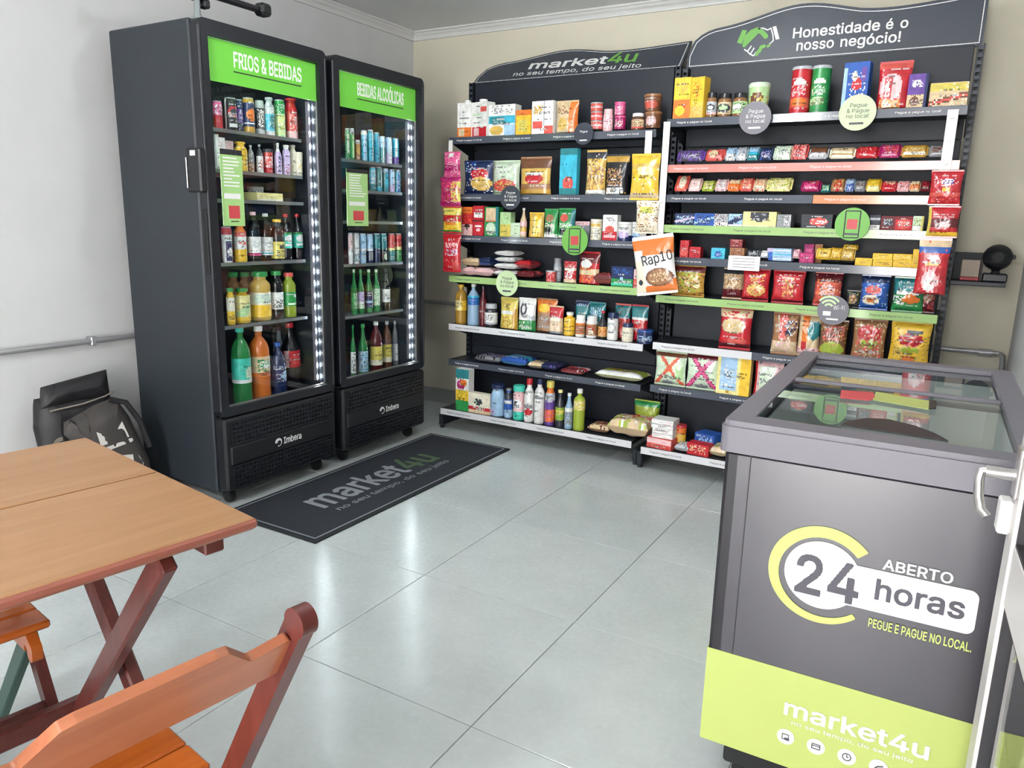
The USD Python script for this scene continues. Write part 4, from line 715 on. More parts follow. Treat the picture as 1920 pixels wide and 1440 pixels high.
cool(1, C2Z, L+'second row', '''
beer_can can 692 704 313 | C#q.1,.2,.9,.9,.35,W#b0,.3,T | cyan and white speckled can at the far left | can
beer_can can 704 716 313 | T#r.5,0,.75,1,W#b0,.2,C | teal can with white stripe | can
beer_can can 716 728 315 | T#e.5,.5,.3,.3,C#b.8,1,I | dark teal can with cyan oval | can
beer_can can 728 740 317 | I#r.4,0,.6,1,W#b0,.3,v | pale blue can with white stripe | can
beer_can can 740 751 318 | C#r.2,0,.45,1,B#n.1,W | cyan can with blue stripe at the far right | can
''')
cool(3, C2Z, L+'fourth row', '''
beer_can can 652 661 436 | H#n.2,W#b0,.5,W | whitish pink can at the far left | can
beer_can can 661 673 436 | W#q.1,.05,.9,.3,.4,T#r.7,0,.9,1,I | white can, second from the left | can
beer_can can 673 686 437 | I#b.4,.5,W#q.2,.1,.8,.4,.4,S | pale blue can with white band | can
beer_can can 686 699 438 | I#b0,.42,N#b.42,.5,W#r.2,.08,.9,.36,A | pale blue and navy can | can
beer_can can 699 712 437 | T#b0,.5,N#r.6,.42,.9,.5,W | teal and navy can, left of two | can
beer_can can 712 725 437 | T#b0,.45,K#e.5,.2,.25,.12,J#r.5,.42,.9,.5,W | teal and black can, right of two | can
beer_can can 727 740 437 | r#b0,.38,T#b.38,.5,L#b.94,1,W | red and green can, left of two | can
beer_can can 740 753 437 | r#b0,.4,G#b.4,.52,L#b.7,.8,R | red and green can, right of two | can
''')
cool(4, C2Z, L+'fifth row', '''
beer_bottle bottle 657 669 505 s=.5 c=G m=pack_liquid cap=J l=.12-.5 | G#q.2,.2,.8,.9,.4,J | green bottle at the far left | bottle
beer_bottle bottle 669 682 505 s=.5 c=G m=pack_liquid cap=G l=.12-.5 | v#b.3,.4,W#b0,.3,J | green bottle with silvery label, second from left | bottle
beer_bottle bottle 684 698 505 s=.5 c=G m=pack_liquid cap=J l=.12-.5 | N#r.6,0,.9,1,W#b.3,.4,I | green bottle with dark blue label | bottle
beer_bottle bottle 698 712 505 s=.5 c=G m=pack_liquid cap=J l=.15-.55 | J#n.25,G | green bottle with pale green label | bottle
beer_bottle bottle 715 731 504 s=.5 c=K m=pack_liquid cap=D l=.2-.52 | W#q.1,.2,.9,.8,.25,A | dark bottle with white label at the right | bottle
''')
cool(5, C2Z, L+'bottom row', '''
beer_bottle bottle 656 666 609 s=.5 c=G m=pack_liquid cap=G l=.1-.5 | W#q.1,.1,.9,.8,.3,D | green bottle with striped white label at the far left | bottle
beer_bottle bottle 670 689 607 s=.48 c=G m=pack_liquid cap=G l=.08-.48 | I#q.1,.1,.9,.9,.4,T#n.1,W | green bottle with pale blue label | bottle
liquor_bottle bottle 692 716 603 s=.6 c=F m=pack_liquid cap=W l=.14-.52 k=.02 | y#b0,.3,X#q.2,.5,.8,.7,.2,Q | amber bottle with yellow label, left of two | bottle
liquor_bottle bottle 716 734 602 s=.6 c=U m=pack_liquid cap=S l=.14-.52 k=.04 | y#r.7,0,1,1,W#b0,.3,X | amber bottle with yellow label, right of two | bottle
liquor_bottle bottle 734 746 602 s=.6 c=A m=pack_liquid cap=S l=.12-.5 k=.06 | S#r.3,0,.6,1,W | grey clear bottle | bottle
liquor_bottle bottle 749 763 611 s=.6 c=r cap=D l=.1-.5 k=.06 | X#b.5,1,H#r.4,0,.6,.5,W | red-shouldered bottle at the far right | bottle
''')
# ---------------------------------------------------------------- goods on the left rack
def shelf_a(i, lines): put_items(lines, ('y', AB if i == 6 else AF), AZ[i], None if i == 0 else AZ[i-1]-.036, "on the left rack's "+('top shelf', 'second shelf', 'third shelf', 'green-edged shelf', 'white-edged middle shelf', 'sixth shelf', 'bottom shelf')[i])
shelf_a(0, '''
milk_carton carton 858 884 187 cap=W d=.07 | W#b0,.27,O#r.1,.02,.5,.25,E#r.15,.55,.85,.58,A#r.2,.7,.7,.72,S | tall white carton with orange base | carton
milk_carton carton 884 917 185 cap=W d=.07 rz=-12 | W#b0,.28,R#r.15,.05,.5,.26,H#r.1,.6,.7,.68,J#r.6,.7,1,.85,r | tall white carton with crimson base | carton
cracker_box carton 917 966 196 d=.07 | W#b.38,.66,C#r.06,.44,.6,.6,T#e.3,.18,.26,.16,o#q.1,.72,.9,.95,.25,A#r.62,0,1,.36,I | white and blue box with a round biscuit | box
starch_box carton 968 996 206 d=.05 | Y#b.8,1,O#q.2,.1,.8,.5,.25,e#r.15,.15,.75,.6,y | small yellow box with orange top | box
sugar_pack carton 998 1038 189 d=.07 | W#r.05,.18,.5,.4,r#q.1,.6,.5,.85,.45,o#r.6,0,1,.25,r#r.55,.25,.6,1,S | white pack with pink panel | pack
cereal_pouch pouch 1040 1082 187 | E#r.66,0,1,1,O#q.1,.6,.6,.9,.4,u#e.35,.3,.2,.2,o | beige and orange pouch | pouch
meat_tin tin 1108 1131 227 b=243 h1 k=.01 | r#b.4,.7,H#n.1,W | bottom tin of the copper-pink stack | tin
meat_tin tin 1108 1131 210 b=226.5 k=.01 | r#b.4,.7,H#n.1,R | middle tin of the copper-pink stack | tin
meat_tin tin 1108 1131 193 b=209.5 k=.01 | r#b.4,.7,H#n.1,u | topmost tin of the copper-pink stack | tin
spread_jar jar 1132 1151 205 c=H cap=H solid | H#q.1,.1,.9,.9,.4,W#n.15,P | pinkish white jar beside the stacked tins | jar
candy_tin tin 1153 1174 218 b=243 cap=P | M#q.2,.2,.8,.8,.4,H | lower pink tin of a pair | tin
candy_tin tin 1153 1174 192 b=217.5 cap=P | P#q.2,.2,.8,.8,.4,H#b0,.15,M | upper pink tin of a pair | tin
cocoa_jar jar 1185 1209 213 c=U cap=W | E#q.2,.2,.8,.8,.4,U#b0,.2,r | brown jar with white lid | jar
biscuit_tub tub 1209 1243 210 b=241 cap=u k=.03 | U#e.5,.5,.25,.3,H#n.1,u | lower clear brown tub of two | tub
biscuit_tub tub 1208 1243 177 b=209.5 cap=u k=.03 | U#e.5,.45,.3,.3,r#n.1,u | upper clear brown tub of two | tub
''')
shelf_a(1, '''
snack_bag bag 866 921 300 | N#e.6,.6,.3,.2,R#e.65,.3,.35,.22,o#q.0,.7,.5,1,.3,B#n.06,W | blue snack bag with red emblem, leftmost | bag
snack_bag bag 918 972 300 k=.06 | J#e.5,.25,.4,.2,r#q.1,.5,.9,.9,.3,W#q.2,.1,.8,.4,.3,o | pale green bag with biscuit picture | bag
cereal_bag pouch 972 1031 293 k=.02 | u#b.75,1,U#b.3,.72,o#e.5,.45,.3,.16,R#r.2,.55,.8,.62,W#b0,.15,Q | golden-brown cereal bag | bag
tall_pack carton 1051 1083 278 d=.04 | C#b.85,1,T#e.5,.25,.3,.15,r#b0,.14,T#b.38,.4,W | tall turquoise pack | pack
nut_bag pouch 1097 1135 280 | o#q.05,.1,.95,.65,.5,u#b.85,1,D#b0,.1,W#n.06,X | nut bag with gold top, left of two | bag
nut_bag pouch 1134 1178 288 k=.02 | K#q.05,.25,.8,.7,.5,u#b.85,1,Q#r.1,0,.7,.2,W#n.05,o | dark nut bag with gold top, right of two | bag
''')
shelf_a(2, '''
soup_box carton 866 886 388 | R#b0,.4,H#e.5,.32,.25,.1,K#n.1,O#b.8,1,O | red-orange box at the left end | box
soup_box carton 887 907 386 | R#r.1,.62,.9,.78,W#r.2,.3,.8,.34,W#e.5,.2,.18,.06,H#b.45,.55,F | crimson box with white band | box
tea_box carton 909 935 388 k=.02 | G#r.1,.55,.8,.95,E#e.45,.25,.35,.22,J#b.5,.54,r#r.8,0,1,1,T | green and cream box | box
cake_box carton 938 958 398 | g#b0,.5,y#q.2,.1,.8,.4,.25,o | pale green box with yellow lower half | box
yeast_box carton 958 975 418 | J#q.2,.3,.8,.7,.3,g | small pale green box | box
sauce_bottle bottle 976 989 390 s=.5 c=E cap=W l=.1-.55 | H#b.2,.6,o | small bottle with white tip | bottle
mash_pouch pouch 989 1017 398 | Y#s1.5,o#r.4,.1,.55,.9,L | plain yellow pouch | pouch
coffee_pouch pouch 1018 1044 391 | G#e.45,.72,.3,.14,u#q.1,.4,.8,.55,.5,H#e.4,.28,.3,.12,K#b0,.14,W | green pouch, left of two | pouch
coffee_pouch pouch 1044 1076 390 k=.02 | G#e.4,.72,.25,.13,r#q.1,.4,.7,.55,.5,J#e.4,.25,.25,.12,K#r.1,0,.5,.12,W#r.8,0,1,1,T | green pouch, right of two | pouch
filter_box carton 1070 1106 415 k=.08 | A#b.8,1,H#q.2,.6,.8,.9,.3,W | grey box behind the green shelf talker | box
milk_tin tin 1108 1130 411 cap=X | X#r.15,.75,.85,.95,o#q.2,.1,.8,.6,.25,A | cream tin | tin
milk_carton carton 1131 1158 403 d=.05 | W#b0,.35,R#e.5,.42,.3,.16,r#r.1,.12,.9,.2,H#q.3,.75,.9,.9,.3,A | white carton with red base | carton
cream_tin tin 1160 1186 416 cap=W | W#b0,.35,N#e.5,.38,.3,.2,v#r.2,.75,.8,.82,A | white and navy tin, left of two | tin
cream_tin tin 1186 1212 416 cap=W k=.03 | W#b0,.3,B#e.5,.36,.25,.18,I | white and blue tin, right of two | tin
''')
shelf_a(3, '''
rice_bag flat 862 924 500 d=.14 | H#q.1,.1,.9,.9,.3,E#n.05,U | pinkish grain bag lying at the left end | bag
rice_bag flat 863 896 482 b=500 d=.12 | E#q.2,.2,.8,.8,.2,X#e.6,.4,.2,.2,K | beige grain bag lying on the pinkish one | bag
rice_bag flat 893 918 482 b=500 d=.12 k=.03 | N#e.5,.5,.3,.3,B | dark blue bag lying on the pinkish one | bag
flour_bag flat 923 966 506.5 b=519 d=.14 | W#n.05,H | lowest white bag of the stack | bag
flour_bag flat 925 967 492.5 b=506 d=.14 | W#n.05,H | second white bag from the bottom of the stack | bag
flour_bag flat 927 962 481.5 b=492 d=.14 | W#n.05,S | third white bag from the bottom of the stack | bag
flour_bag flat 926 962 469 b=481 d=.14 | W#n.05,S | topmost white bag of the stack | bag
sugar_bag flat 964 1000 507 b=522 d=.14 k=.04 | F#b.4,.7,r#n.1,R | lower dark red bag behind the white stack | bag
sugar_bag flat 964 994 486 b=506 d=.14 k=.04 | R#b.2,.5,F#e.7,.6,.2,.2,A | upper dark red bag behind the white stack | bag
tomato_tin tin 1024 1044 507 | r#e.5,.5,.3,.3,R#n.15,H | small red tin | tin
olive_jar jar 1039 1054 484 c=S cap=A k=.07 | S#q.2,.2,.8,.8,.3,W | small glass jar behind the red tin | jar
tomato_pouch pouch 1055 1079 490 | R#b0,.2,E#q.2,.2,.8,.6,.4,W#b.62,.75,J#n.1,H | red pouch with pale collar | pouch
sauce_pouch pouch 1082 1124 472 k=.02 rz=-8 | R#b.7,1,F#e.4,.66,.28,.14,W#b.3,.5,E#q.1,.05,.8,.3,.4,O#r.1,.48,.7,.52,O | large red and white sauce pouch | pouch
spice_packet flat 1112 1146 510 d=.09 | F#b.5,.7,u#q.1,.1,.9,.5,.3,r | dark red packet lying beside the sauce pouch | packet
tea_box box 1147 1188 500 d=.07 | N#b0,.38,G#q.1,.6,.9,.9,.3,B#r.4,.25,.55,.5,I#b.1,.18,t | blue and green box | box
bun_box box 1189 1203 505 d=.05 | H#b0,.5,r#n.1,W | narrow pinkish box at the right end | box
''')
shelf_a(4, '''
oil_bottle bottle 854 876 533 s=.68 n=.4 c=Q cap=Y m=pack_liquid l=.35-.6 | Y#r.3,0,.7,1,L#q.1,.1,.9,.9,.2,U | yellow oil bottle at the left end | bottle
water_bottle bottle 877 900 532 s=.6 c=I m=pack_liquid cap=W l=.5-.72 | B#n.1,C#b.8,1,C | clear bottle with bright blue label | bottle
vinegar_bottle bottle 899 914 536 s=.55 c=F m=pack_liquid cap=D l=.2-.5 k=.02 | F#n.1,U | slim dark red bottle | bottle
pickle_jar jar 909 934 569 c=D cap=S | W#q.3,.3,.8,.7,.35,A#b0,.15,S | jar with white label | jar
pasta_bag pouch 935 968 558 | y#r.1,.5,.9,.6,W#q.1,.7,.9,.95,.4,o#q.1,.05,.9,.45,.4,Q#r.8,0,1,.7,Q | yellow pasta bag | bag
pasta_bag pouch 969 1002 559 k=.02 | W#b0,.34,G#e.35,.68,.2,.2,D#e.35,.68,.1,.12,W#q.1,.05,.8,.3,.3,J#r.7,.35,1,.5,S | white and green bag with dark letter | bag
corn_bag pouch 1003 1042 560 k=.05 | u#b.6,1,O#e.4,.75,.3,.14,Y#q.1,.1,.8,.5,.35,A | brown bag with orange top | bag
biscuit_bag pouch 1027 1054 574 | E#b.62,1,R#q.1,.1,.8,.55,.25,H#r.05,.5,.9,.6,X#b0,.1,A | beige bag with red top | bag
mustard_bottle bottle 1058 1080 585 s=.72 n=.5 body cap=W ch=.13 | Y#q.1,.1,.8,.5,.3,o#q.2,.55,.7,.8,.3,L | yellow mustard bottle | bottle
bean_pouch pouch 1076 1103 564 k=.09 | N#q.1,.6,.9,.95,.4,I#b.5,.9,T | dark teal pouch behind, left of two | pouch
bean_pouch pouch 1101 1133 567 k=.09 | T#q.1,.6,.9,.9,.4,I#b0,.3,N | dark teal pouch behind, right of two | pouch
spread_jar jar 1080 1099 590 c=W cap=W solid | O#b.1,.85,u#q.2,.2,.8,.7,.3,R | white jar with orange label, left of two | jar
spread_jar jar 1100 1122 592 c=W cap=W solid | u#q.2,.2,.8,.8,.35,R#r.4,.1,.7,.4,X | white jar with brown label, right of two | jar
sauce_bottle bottle 1123 1140 583 s=.5 c=K m=pack_gloss cap=R l=.1-.45 | o#q.1,.1,.9,.9,.4,R | dark sauce bottle with orange label | bottle
cream_bottle bottle 1140 1161 586 s=.8 n=.8 body cap=N ch=.2 | W#e.5,.5,.28,.22,S#e.5,.5,.2,.14,W#b.88,1,H | white bottle with grey oval | bottle
sardine_pouch pouch 1151 1181 570 k=.1 | r#b.65,1,T#b.6,.66,I#n.1,F | teal-red pouch behind, left of two | pouch
sardine_pouch pouch 1182 1214 572 k=.08 | R#b.66,1,T#b.62,.68,W#q.1,.1,.9,.6,.3,r | teal-red pouch behind, right of two | pouch
mayonnaise_jar jar 1167 1189 606 c=X cap=N solid | X#q.1,.3,.6,.6,.35,A | cream jar with dark lid | jar
tuna_tin tin 1195 1226 618 cap=B | N#q.1,.2,.9,.7,.35,I#r.4,0,.46,1,W | blue tin at the right end | tin
''')
shelf_a(5, '''
chocolate_pack flat 888 937 667 d=.16 | A#q.1,.1,.9,.9,.4,V#n.2,K | purple-grey flat pack | pack
napkin_pack flat 937 986 669 d=.16 | B#b.3,.6,C#q.1,.1,.9,.9,.25,I | bright blue flat pack | pack
sponge_pack flat 988 1014 678 d=.14 | E#b.4,1,D#n.1,W | beige flat pack | pack
towel_pack flat 1012 1042 682 d=.15 k=.02 | N#n.15,V | navy flat pack | pack
meat_tray flat 1050 1093 691 d=.12 | R#b0,.3,F#r.5,.6,1,1,H#n.08,W | red flat tray pack | pack
foil_tray flat 1114 1204 697 d=.16 k=.01 | e#b0,.25,W#q.1,.3,.9,.8,.35,Q#b.8,1,X | wide silver and olive tray pack | pack
''')
shelf_a(6, '''
washing_powder carton 855 879 684 d=.06 k=.02 | W#b.8,1,T#e.4,.62,.3,.12,M#e.6,.68,.25,.08,O#b.25,.5,Y#b0,.24,G#q.1,.3,.9,.5,.2,e | tall white, yellow and green powder box | box
soap_box box 878 919 738 k=.02 | X#b0,.3,R#e.45,.6,.2,.16,D#b.04,.2,E#n.08,J | cream and red box | box
softener_bottle bottle 921 948 720 s=.6 n=.75 body cap=N ch=.12 | I#r.1,.2,.3,.9,B#e.3,.15,.25,.1,v#b.72,1,I | pale blue softener bottle | bottle
cleaner_bottle bottle 946 963 728 s=.6 n=.5 body cap=A k=.03 | B#r.1,.5,.9,.62,W#b.66,.9,D#b0,.3,I | small blue bottle | bottle
cleaner_bottle bottle 963 985 722 s=.76 n=.85 body cap=t ch=.16 | H#b0,.26,t#e.5,.52,.32,.16,W#q.3,.4,.7,.62,.4,D | white bottle with turquoise cap and base | bottle
bleach_bottle bottle 984 1003 710 s=.6 n=.5 body cap=R ch=.13 | W#e.6,.25,.3,.08,R#r.1,.36,.9,.44,A#r.1,.5,.9,.52,S | white bottle with red cap | bottle
bleach_bottle bottle 1003 1023 711 s=.66 n=.45 body cap=N ch=.1 | W#r.1,.6,.9,.66,A#r.1,.54,.9,.57,N | white bottle with blue cap | bottle
cleaner_bottle bottle 1023 1043 713 s=.62 n=.6 body cap=y ch=.14 | O#b.4,.62,V#q.1,.1,.9,.4,.4,P#b.62,.8,S#b0,.1,V | purple and orange bottle | bottle
detergent_bottle bottle 1043 1060 731 s=.5 n=.45 c=D m=pack_liquid cap=L l=.2-.55 | e#n.2,G#b.5,.8,y | dark bottle with lime label | bottle
detergent_bottle bottle 1060 1076 737 s=.5 n=.4 c=I m=pack_liquid cap=W l=.1-.6 | A#n.3,I#b.8,1,W | clear blue slender bottle | bottle
detergent_bottle bottle 1077 1099 729 s=.72 n=.4 c=e cap=W l=.5-.74 ch=.1 | y#q.1,.1,.9,.9,.25,X | yellow-green bottle with white cap | bottle
flour_bag flat 1100 1140 797 d=.14 k=.03 | u#b0,.3,E#n.1,F#r.5,.5,1,1,F | brown flat bag beside the yellow-green bottle | bag
snack_bag flat 1138 1215 783 d=.17 k=.02 | E#q0,0,1,.6,.35,e#q.3,.45,1,1,.4,r#n.12,W | big green and beige bag lying in front | bag
snack_bag bag 1187 1236 752 d=.05 k=.2 | e#b.3,.55,R#q.3,.1,1,.3,.4,H#b.85,1,G | green and red bag standing at the back | bag
''')
# packs hanging from the left rack's two clip strips
def hang(yf, lines): put_items(lines, ('y', yf), 0, None, '')
hang(AF-.085, '''
hanging_pack bag 829 860 284 b=331 d=.04 | P#b.2,.5,M#n.1,H#r.35,.8,.65,1,W | pink pack hanging topmost at the left rack\'s left end. | pack
hanging_pack bag 822 861 332 b=386 d=.04 | M#r.6,.1,1,.9,y#q.1,.1,.9,.9,.3,r#n.15,P | pink and yellow pack hanging second at the left rack\'s left end. | pack
hanging_pack bag 827 862 387 b=437 d=.04 | R#b0,.42,Y#b0,.08,G#e.5,.35,.3,.1,O#b.7,1,y#n.08,e | red and yellow pack hanging third at the left rack\'s left end. | pack
hanging_pack bag 827 861 439 b=510 d=.04 | R#q.2,.65,.9,.82,.5,H#q.3,.45,.9,.6,.4,v#n.06,r#r.6,0,.9,.3,r | crimson pack hanging lowest at the left rack\'s left end. | pack
potato_bag bag 1181 1236 287 b=375 d=.06 | Y#b.7,.8,o#r.3,.55,.8,.72,L#b0,.12,E#n.04,X | yellow bag hanging topmost at the left rack\'s right end. | bag
potato_bag bag 1191 1234 376 b=438 d=.04 | X#r.2,.62,.85,.86,y#q.1,.05,.9,.6,.4,E#n.08,u#q.25,.66,.8,.82,.5,e | cream and yellow bag hanging below the yellow bag between the racks. | bag
''')
a, b_ = at(1197, 500, 'y', -.575), at(1276, 500, 'y', -.575); w = b_[0]-a[0]; zt, zb = at(1230, 440, 'y', -.575)[2], at(1235, 552, 'y', -.575)[2]
t = thing('wrap_bag', 'large white and orange wrap bread bag hanging tilted between the racks', 'bag', ((a[0]+b_[0])/2, -.575, zb), 0, ry=-9)
bag(t, w, zt-zb, .05, 'W#b.8,.97,O#r.25,.68,1,.86,O#d-.05,.16,.12,O#e.62,.27,.34,.17,U#e.62,.27,.3,.14,u#q.38,.18,.85,.36,.4,E#r0,0,.25,.6,X#e.14,.2,.05,.05,D#z', {'nx': 36, 'ny': 48})
obj(t, 'hang_cord', tube([(0, .0, zt-zb-.004), (-.01, .02, zt-zb+.01), (-.02, .068, zt-zb+.02)], .002, 6), 'white_plastic', 40)
obj(t, 'lettering', text('Rap10', (zt-zb)*.17, (-w*.26, -.0285, (zt-zb)*.5), (.97, 0, .12), (-.12, 0, .97), (0, -1, 0), width=w*.74), 'print_black')
# ---------------------------------------------------------------- goods on the right rack
def shelf_b(i, lines): put_items(lines, ('y', BB if i == 8 else BFr), BZ[i], None if i == 0 else BZ[i-1]-.036, "on the right rack's "+('top shelf', 'pink-edged shelf', 'half-orange shelf', 'upper green-edged shelf', 'fifth shelf', 'lower green-edged shelf', 'seventh shelf', 'eighth shelf', 'bottom shelf')[i])
shelf_b(0, '''
corn_box carton 1266 1297 145 d=.06 | Y#b0,.45,O#q.2,.6,.8,.9,.35,o#r.6,.1,.7,.35,R#e.4,.2,.3,.12,Y | yellow and orange box, left of two | box
corn_box carton 1298 1325 144 d=.06 rz=-10 | Y#q.2,.5,.6,.9,.35,O#b0,.3,o#q.2,.1,.9,.4,.25,L | yellow and orange box, right of two | box
seasoning_jar jar 1327 1346 174 c=u cap=K | S#e.5,.55,.3,.25,D#e.5,.55,.18,.14,W#b0,.2,H | small dark-lidded jar, left of three | jar
seasoning_jar jar 1348 1374 176 c=u cap=K | E#e.5,.5,.35,.35,D#e.5,.52,.22,.2,g#n.1,W | small dark-lidded jar, middle of three | jar
seasoning_jar jar 1376 1403 175 c=u cap=K | g#q.1,.2,.9,.8,.4,D#e.4,.55,.25,.2,W | small dark-lidded jar, right of three | jar
snack_tub tub 1405 1446 156 cap=J | g#e.5,.6,.2,.25,U#q.1,.2,.9,.7,.3,y#b0,.15,e | wide light green tub | tub
crisp_tube tube 1488 1524 126 cap=S | R#e.5,.7,.24,.06,W#q.25,.4,.75,.62,.4,H#b.1,.36,r#e.5,.24,.3,.1,O | red crisp tube | tube
crisp_tube tube 1526 1560 124 cap=S | G#e.5,.7,.24,.06,W#q.25,.4,.75,.62,.4,J#e.45,.25,.3,.1,g | green crisp tube | tube
biscuit_bag carton 1586 1634 116 d=.07 rz=-4 | B#r0,0,.16,1,I#e.55,.55,.22,.12,R#e.45,.72,.12,.1,X#q.3,.1,.9,.5,.2,W#b.88,1,B#r.7,.6,.9,.9,V | blue and white pack | pack
biscuit_bag pouch 1650 1714 112 k=.01 | R#e.4,.48,.36,.3,H#r.22,.25,.45,.68,R#q.26,.28,.42,.66,.6,W#r.1,0,.75,.2,E#q.1,.0,.75,.22,.4,O#b.88,1,r | large red bag with white oval | bag
cookie_pouch carton 1706 1743 138 d=.05 | V#b0,.38,E#r.2,.6,.75,.82,W#q.2,.6,.8,.82,.3,V#e.4,.2,.25,.14,U#r.85,0,1,1,N | violet and beige pouch | pouch
cereal_bar_box box 1746 1818 154 d=.08 | E#b.66,1,y#d.12,.38,.12,U#d.12,.38,.05,r#n.08,X | wide yellow and beige box at the right end | box
''')
shelf_b(1, '''
chocolate_bar bar 1266 1318 283 | V#n.3,D#q.1,.2,.9,.8,.2,A | dusky purple bar at the left end | bar
chocolate_bar bar 1320 1356 281 | r#e.4,.5,.3,.3,E#n.1,F | red bar with beige spot | bar
chocolate_bar bar 1357 1378 277 | I#b0,.4,W#n.2,D | short white and blue-grey bar, left of two | bar
chocolate_bar bar 1378 1399 276 | S#b0,.4,W#n.2,N | short white and blue-grey bar, right of two | bar
chocolate_bar bar 1399 1421 276 | T#b.3,.5,C#b.5,1,I | teal bar | bar
chocolate_bar bar 1421 1447 279 | N#q.1,.2,.9,.6,.4,v#n.1,B | navy bar with pale lettering | bar
chocolate_bar bar 1448 1484 273 | J#q.1,.1,.9,.6,.4,W#n.15,A | grey-green bar | bar
chocolate_bar bar 1482 1514 269 | r#q.1,.1,.9,.9,.4,H#n.1,F | pinkish red bar | bar
chocolate_bar bar 1515 1552 278 | S#b.4,1,U#b.1,.3,W | silver and brown bar | bar
chocolate_bar bar 1554 1603 279 | X#b.5,1,E#b.2,.28,Q | cream bar | bar
chocolate_bar bar 1604 1648 277 | R#q.1,.4,.9,.9,.3,r#n.06,H | bright red bar | bar
chocolate_bar bar 1648 1690 272 | M#q.1,.2,.9,.8,.4,r#n.08,P | raspberry bar | bar
chocolate_bar bar 1690 1741 274 | Q#q.1,.1,.9,.7,.4,E#b.1,.3,X | golden bar | bar
chocolate_bar bar 1742 1776 275 | A#q.1,.2,.9,.8,.4,U#r.5,.4,.7,.6,F | grey-brown bar at the right end | bar
''')
shelf_b(2, '''
wafer_bar bar 1262 1287 328 | r#e.6,.5,.3,.4,X#n.1,O | red and cream bar at the left end | bar
wafer_bar bar 1288 1312 335 | H#q.1,.1,.9,.8,.4,X | pinkish cream bar | bar
wafer_bar bar 1313 1337 340 | e#q.1,.1,.9,.8,.4,E#n.1,D | olive bar | bar
wafer_bar bar 1338 1362 337 | H#n.2,A#q.2,.2,.8,.8,.3,W | pale pink and grey bar | bar
wafer_bar bar 1362 1386 338 | O#b.5,1,E#n.1,r | orange bar | bar
wafer_bar bar 1386 1410 334 | r#q.1,.1,.9,.8,.4,E | salmon bar | bar
wafer_bar bar 1410 1434 336 | E#n.2,r#b.1,.3,X | beige bar with red flecks | bar
wafer_bar bar 1435 1484 334 | L#n.2,e#q.2,.2,.8,.7,.3,X | wide pale yellow bar | bar
candy_bar bar 1500 1538 342 | M#e.4,.4,.3,.3,P#n.1,R#q.3,.5,.9,.9,.4,r | magenta bar | bar
candy_bar bar 1537 1556 350 k=.04 | T#q.1,.1,.9,.8,.4,g | small green bar | bar
candy_bar bar 1557 1584 336 | u#e.5,.4,.3,.4,R#q.1,.1,.9,.9,.3,o | red and orange bar | bar
candy_bar bar 1584 1602 337 | I#b0,.5,B#n.1,W | small blue bar | bar
candy_bar bar 1602 1624 342 | A#q.1,.2,.9,.8,.4,U | small grey bar | bar
candy_bar bar 1624 1652 337 | Y#q.1,.4,.9,.8,.3,e#b0,.3,L | yellow bar | bar
candy_bar bar 1652 1682 343 | R#q.1,.5,.9,.9,.4,E#n.06,H | red bar with beige top | bar
candy_bar bar 1682 1706 343 | H#q.1,.1,.9,.8,.4,r | pale pink bar | bar
candy_bar bar 1706 1726 343 | E#b.1,.5,O#n.1,W | beige and orange bar | bar
candy_bar bar 1726 1746 343 | F#q.1,.3,.9,.8,.3,R | dark red bar at the right end | bar
''')
shelf_b(3, '''
chocolate_box box 1266 1303 400 d=.1 | N#q.1,.2,.9,.8,.35,I#d.3,.4,.08,v | dark blue box, left of two | box
chocolate_box box 1303 1340 400 d=.1 | B#d.2,.5,.1,I#q.1,.1,.9,.9,.3,N | dark blue box with pale swoosh, right of two | box
chocolate_box box 1340 1366 401 d=.1 | S#b0,.3,W#n.2,F | whitish box | box
chocolate_box box 1367 1393 401 d=.1 | I#d.2,.6,.2,N#b0,.2,W | pale blue and white box | box
chocolate_box box 1394 1457 397 d=.1 | L#e.5,.85,.28,.5,D#q.3,.5,.7,1,.2,A#b0,.1,X | wide cream box with dark wedge | box
chocolate_box box 1458 1484 402 d=.1 | A#n.2,S#q.5,.2,1,.9,.4,W | grey box | box
chocolate_box box 1504 1562 402 d=.1 | D#e.55,.5,.3,.3,r#q.3,.3,.8,.7,.4,W | charcoal box with pink script | box
chocolate_box box 1632 1652 403 d=.1 | D#b0,.3,W#b.7,.8,S | charcoal box with white foot | box
chocolate_box box 1653 1680 405 d=.1 | F#r.2,.3,.8,.8,D#q.2,.3,.8,.8,.3,S | dark maroon box | box
chocolate_box box 1680 1712 406 d=.1 | R#e.5,.5,.4,.4,r#q.2,.3,.8,.7,.4,W#b.85,1,F | red box | box
chocolate_box box 1713 1733 405 d=.1 | J#b0,.3,W#q.1,.3,.9,.9,.3,e#r.8,0,1,1,y | white and olive box at the right end | box
''')
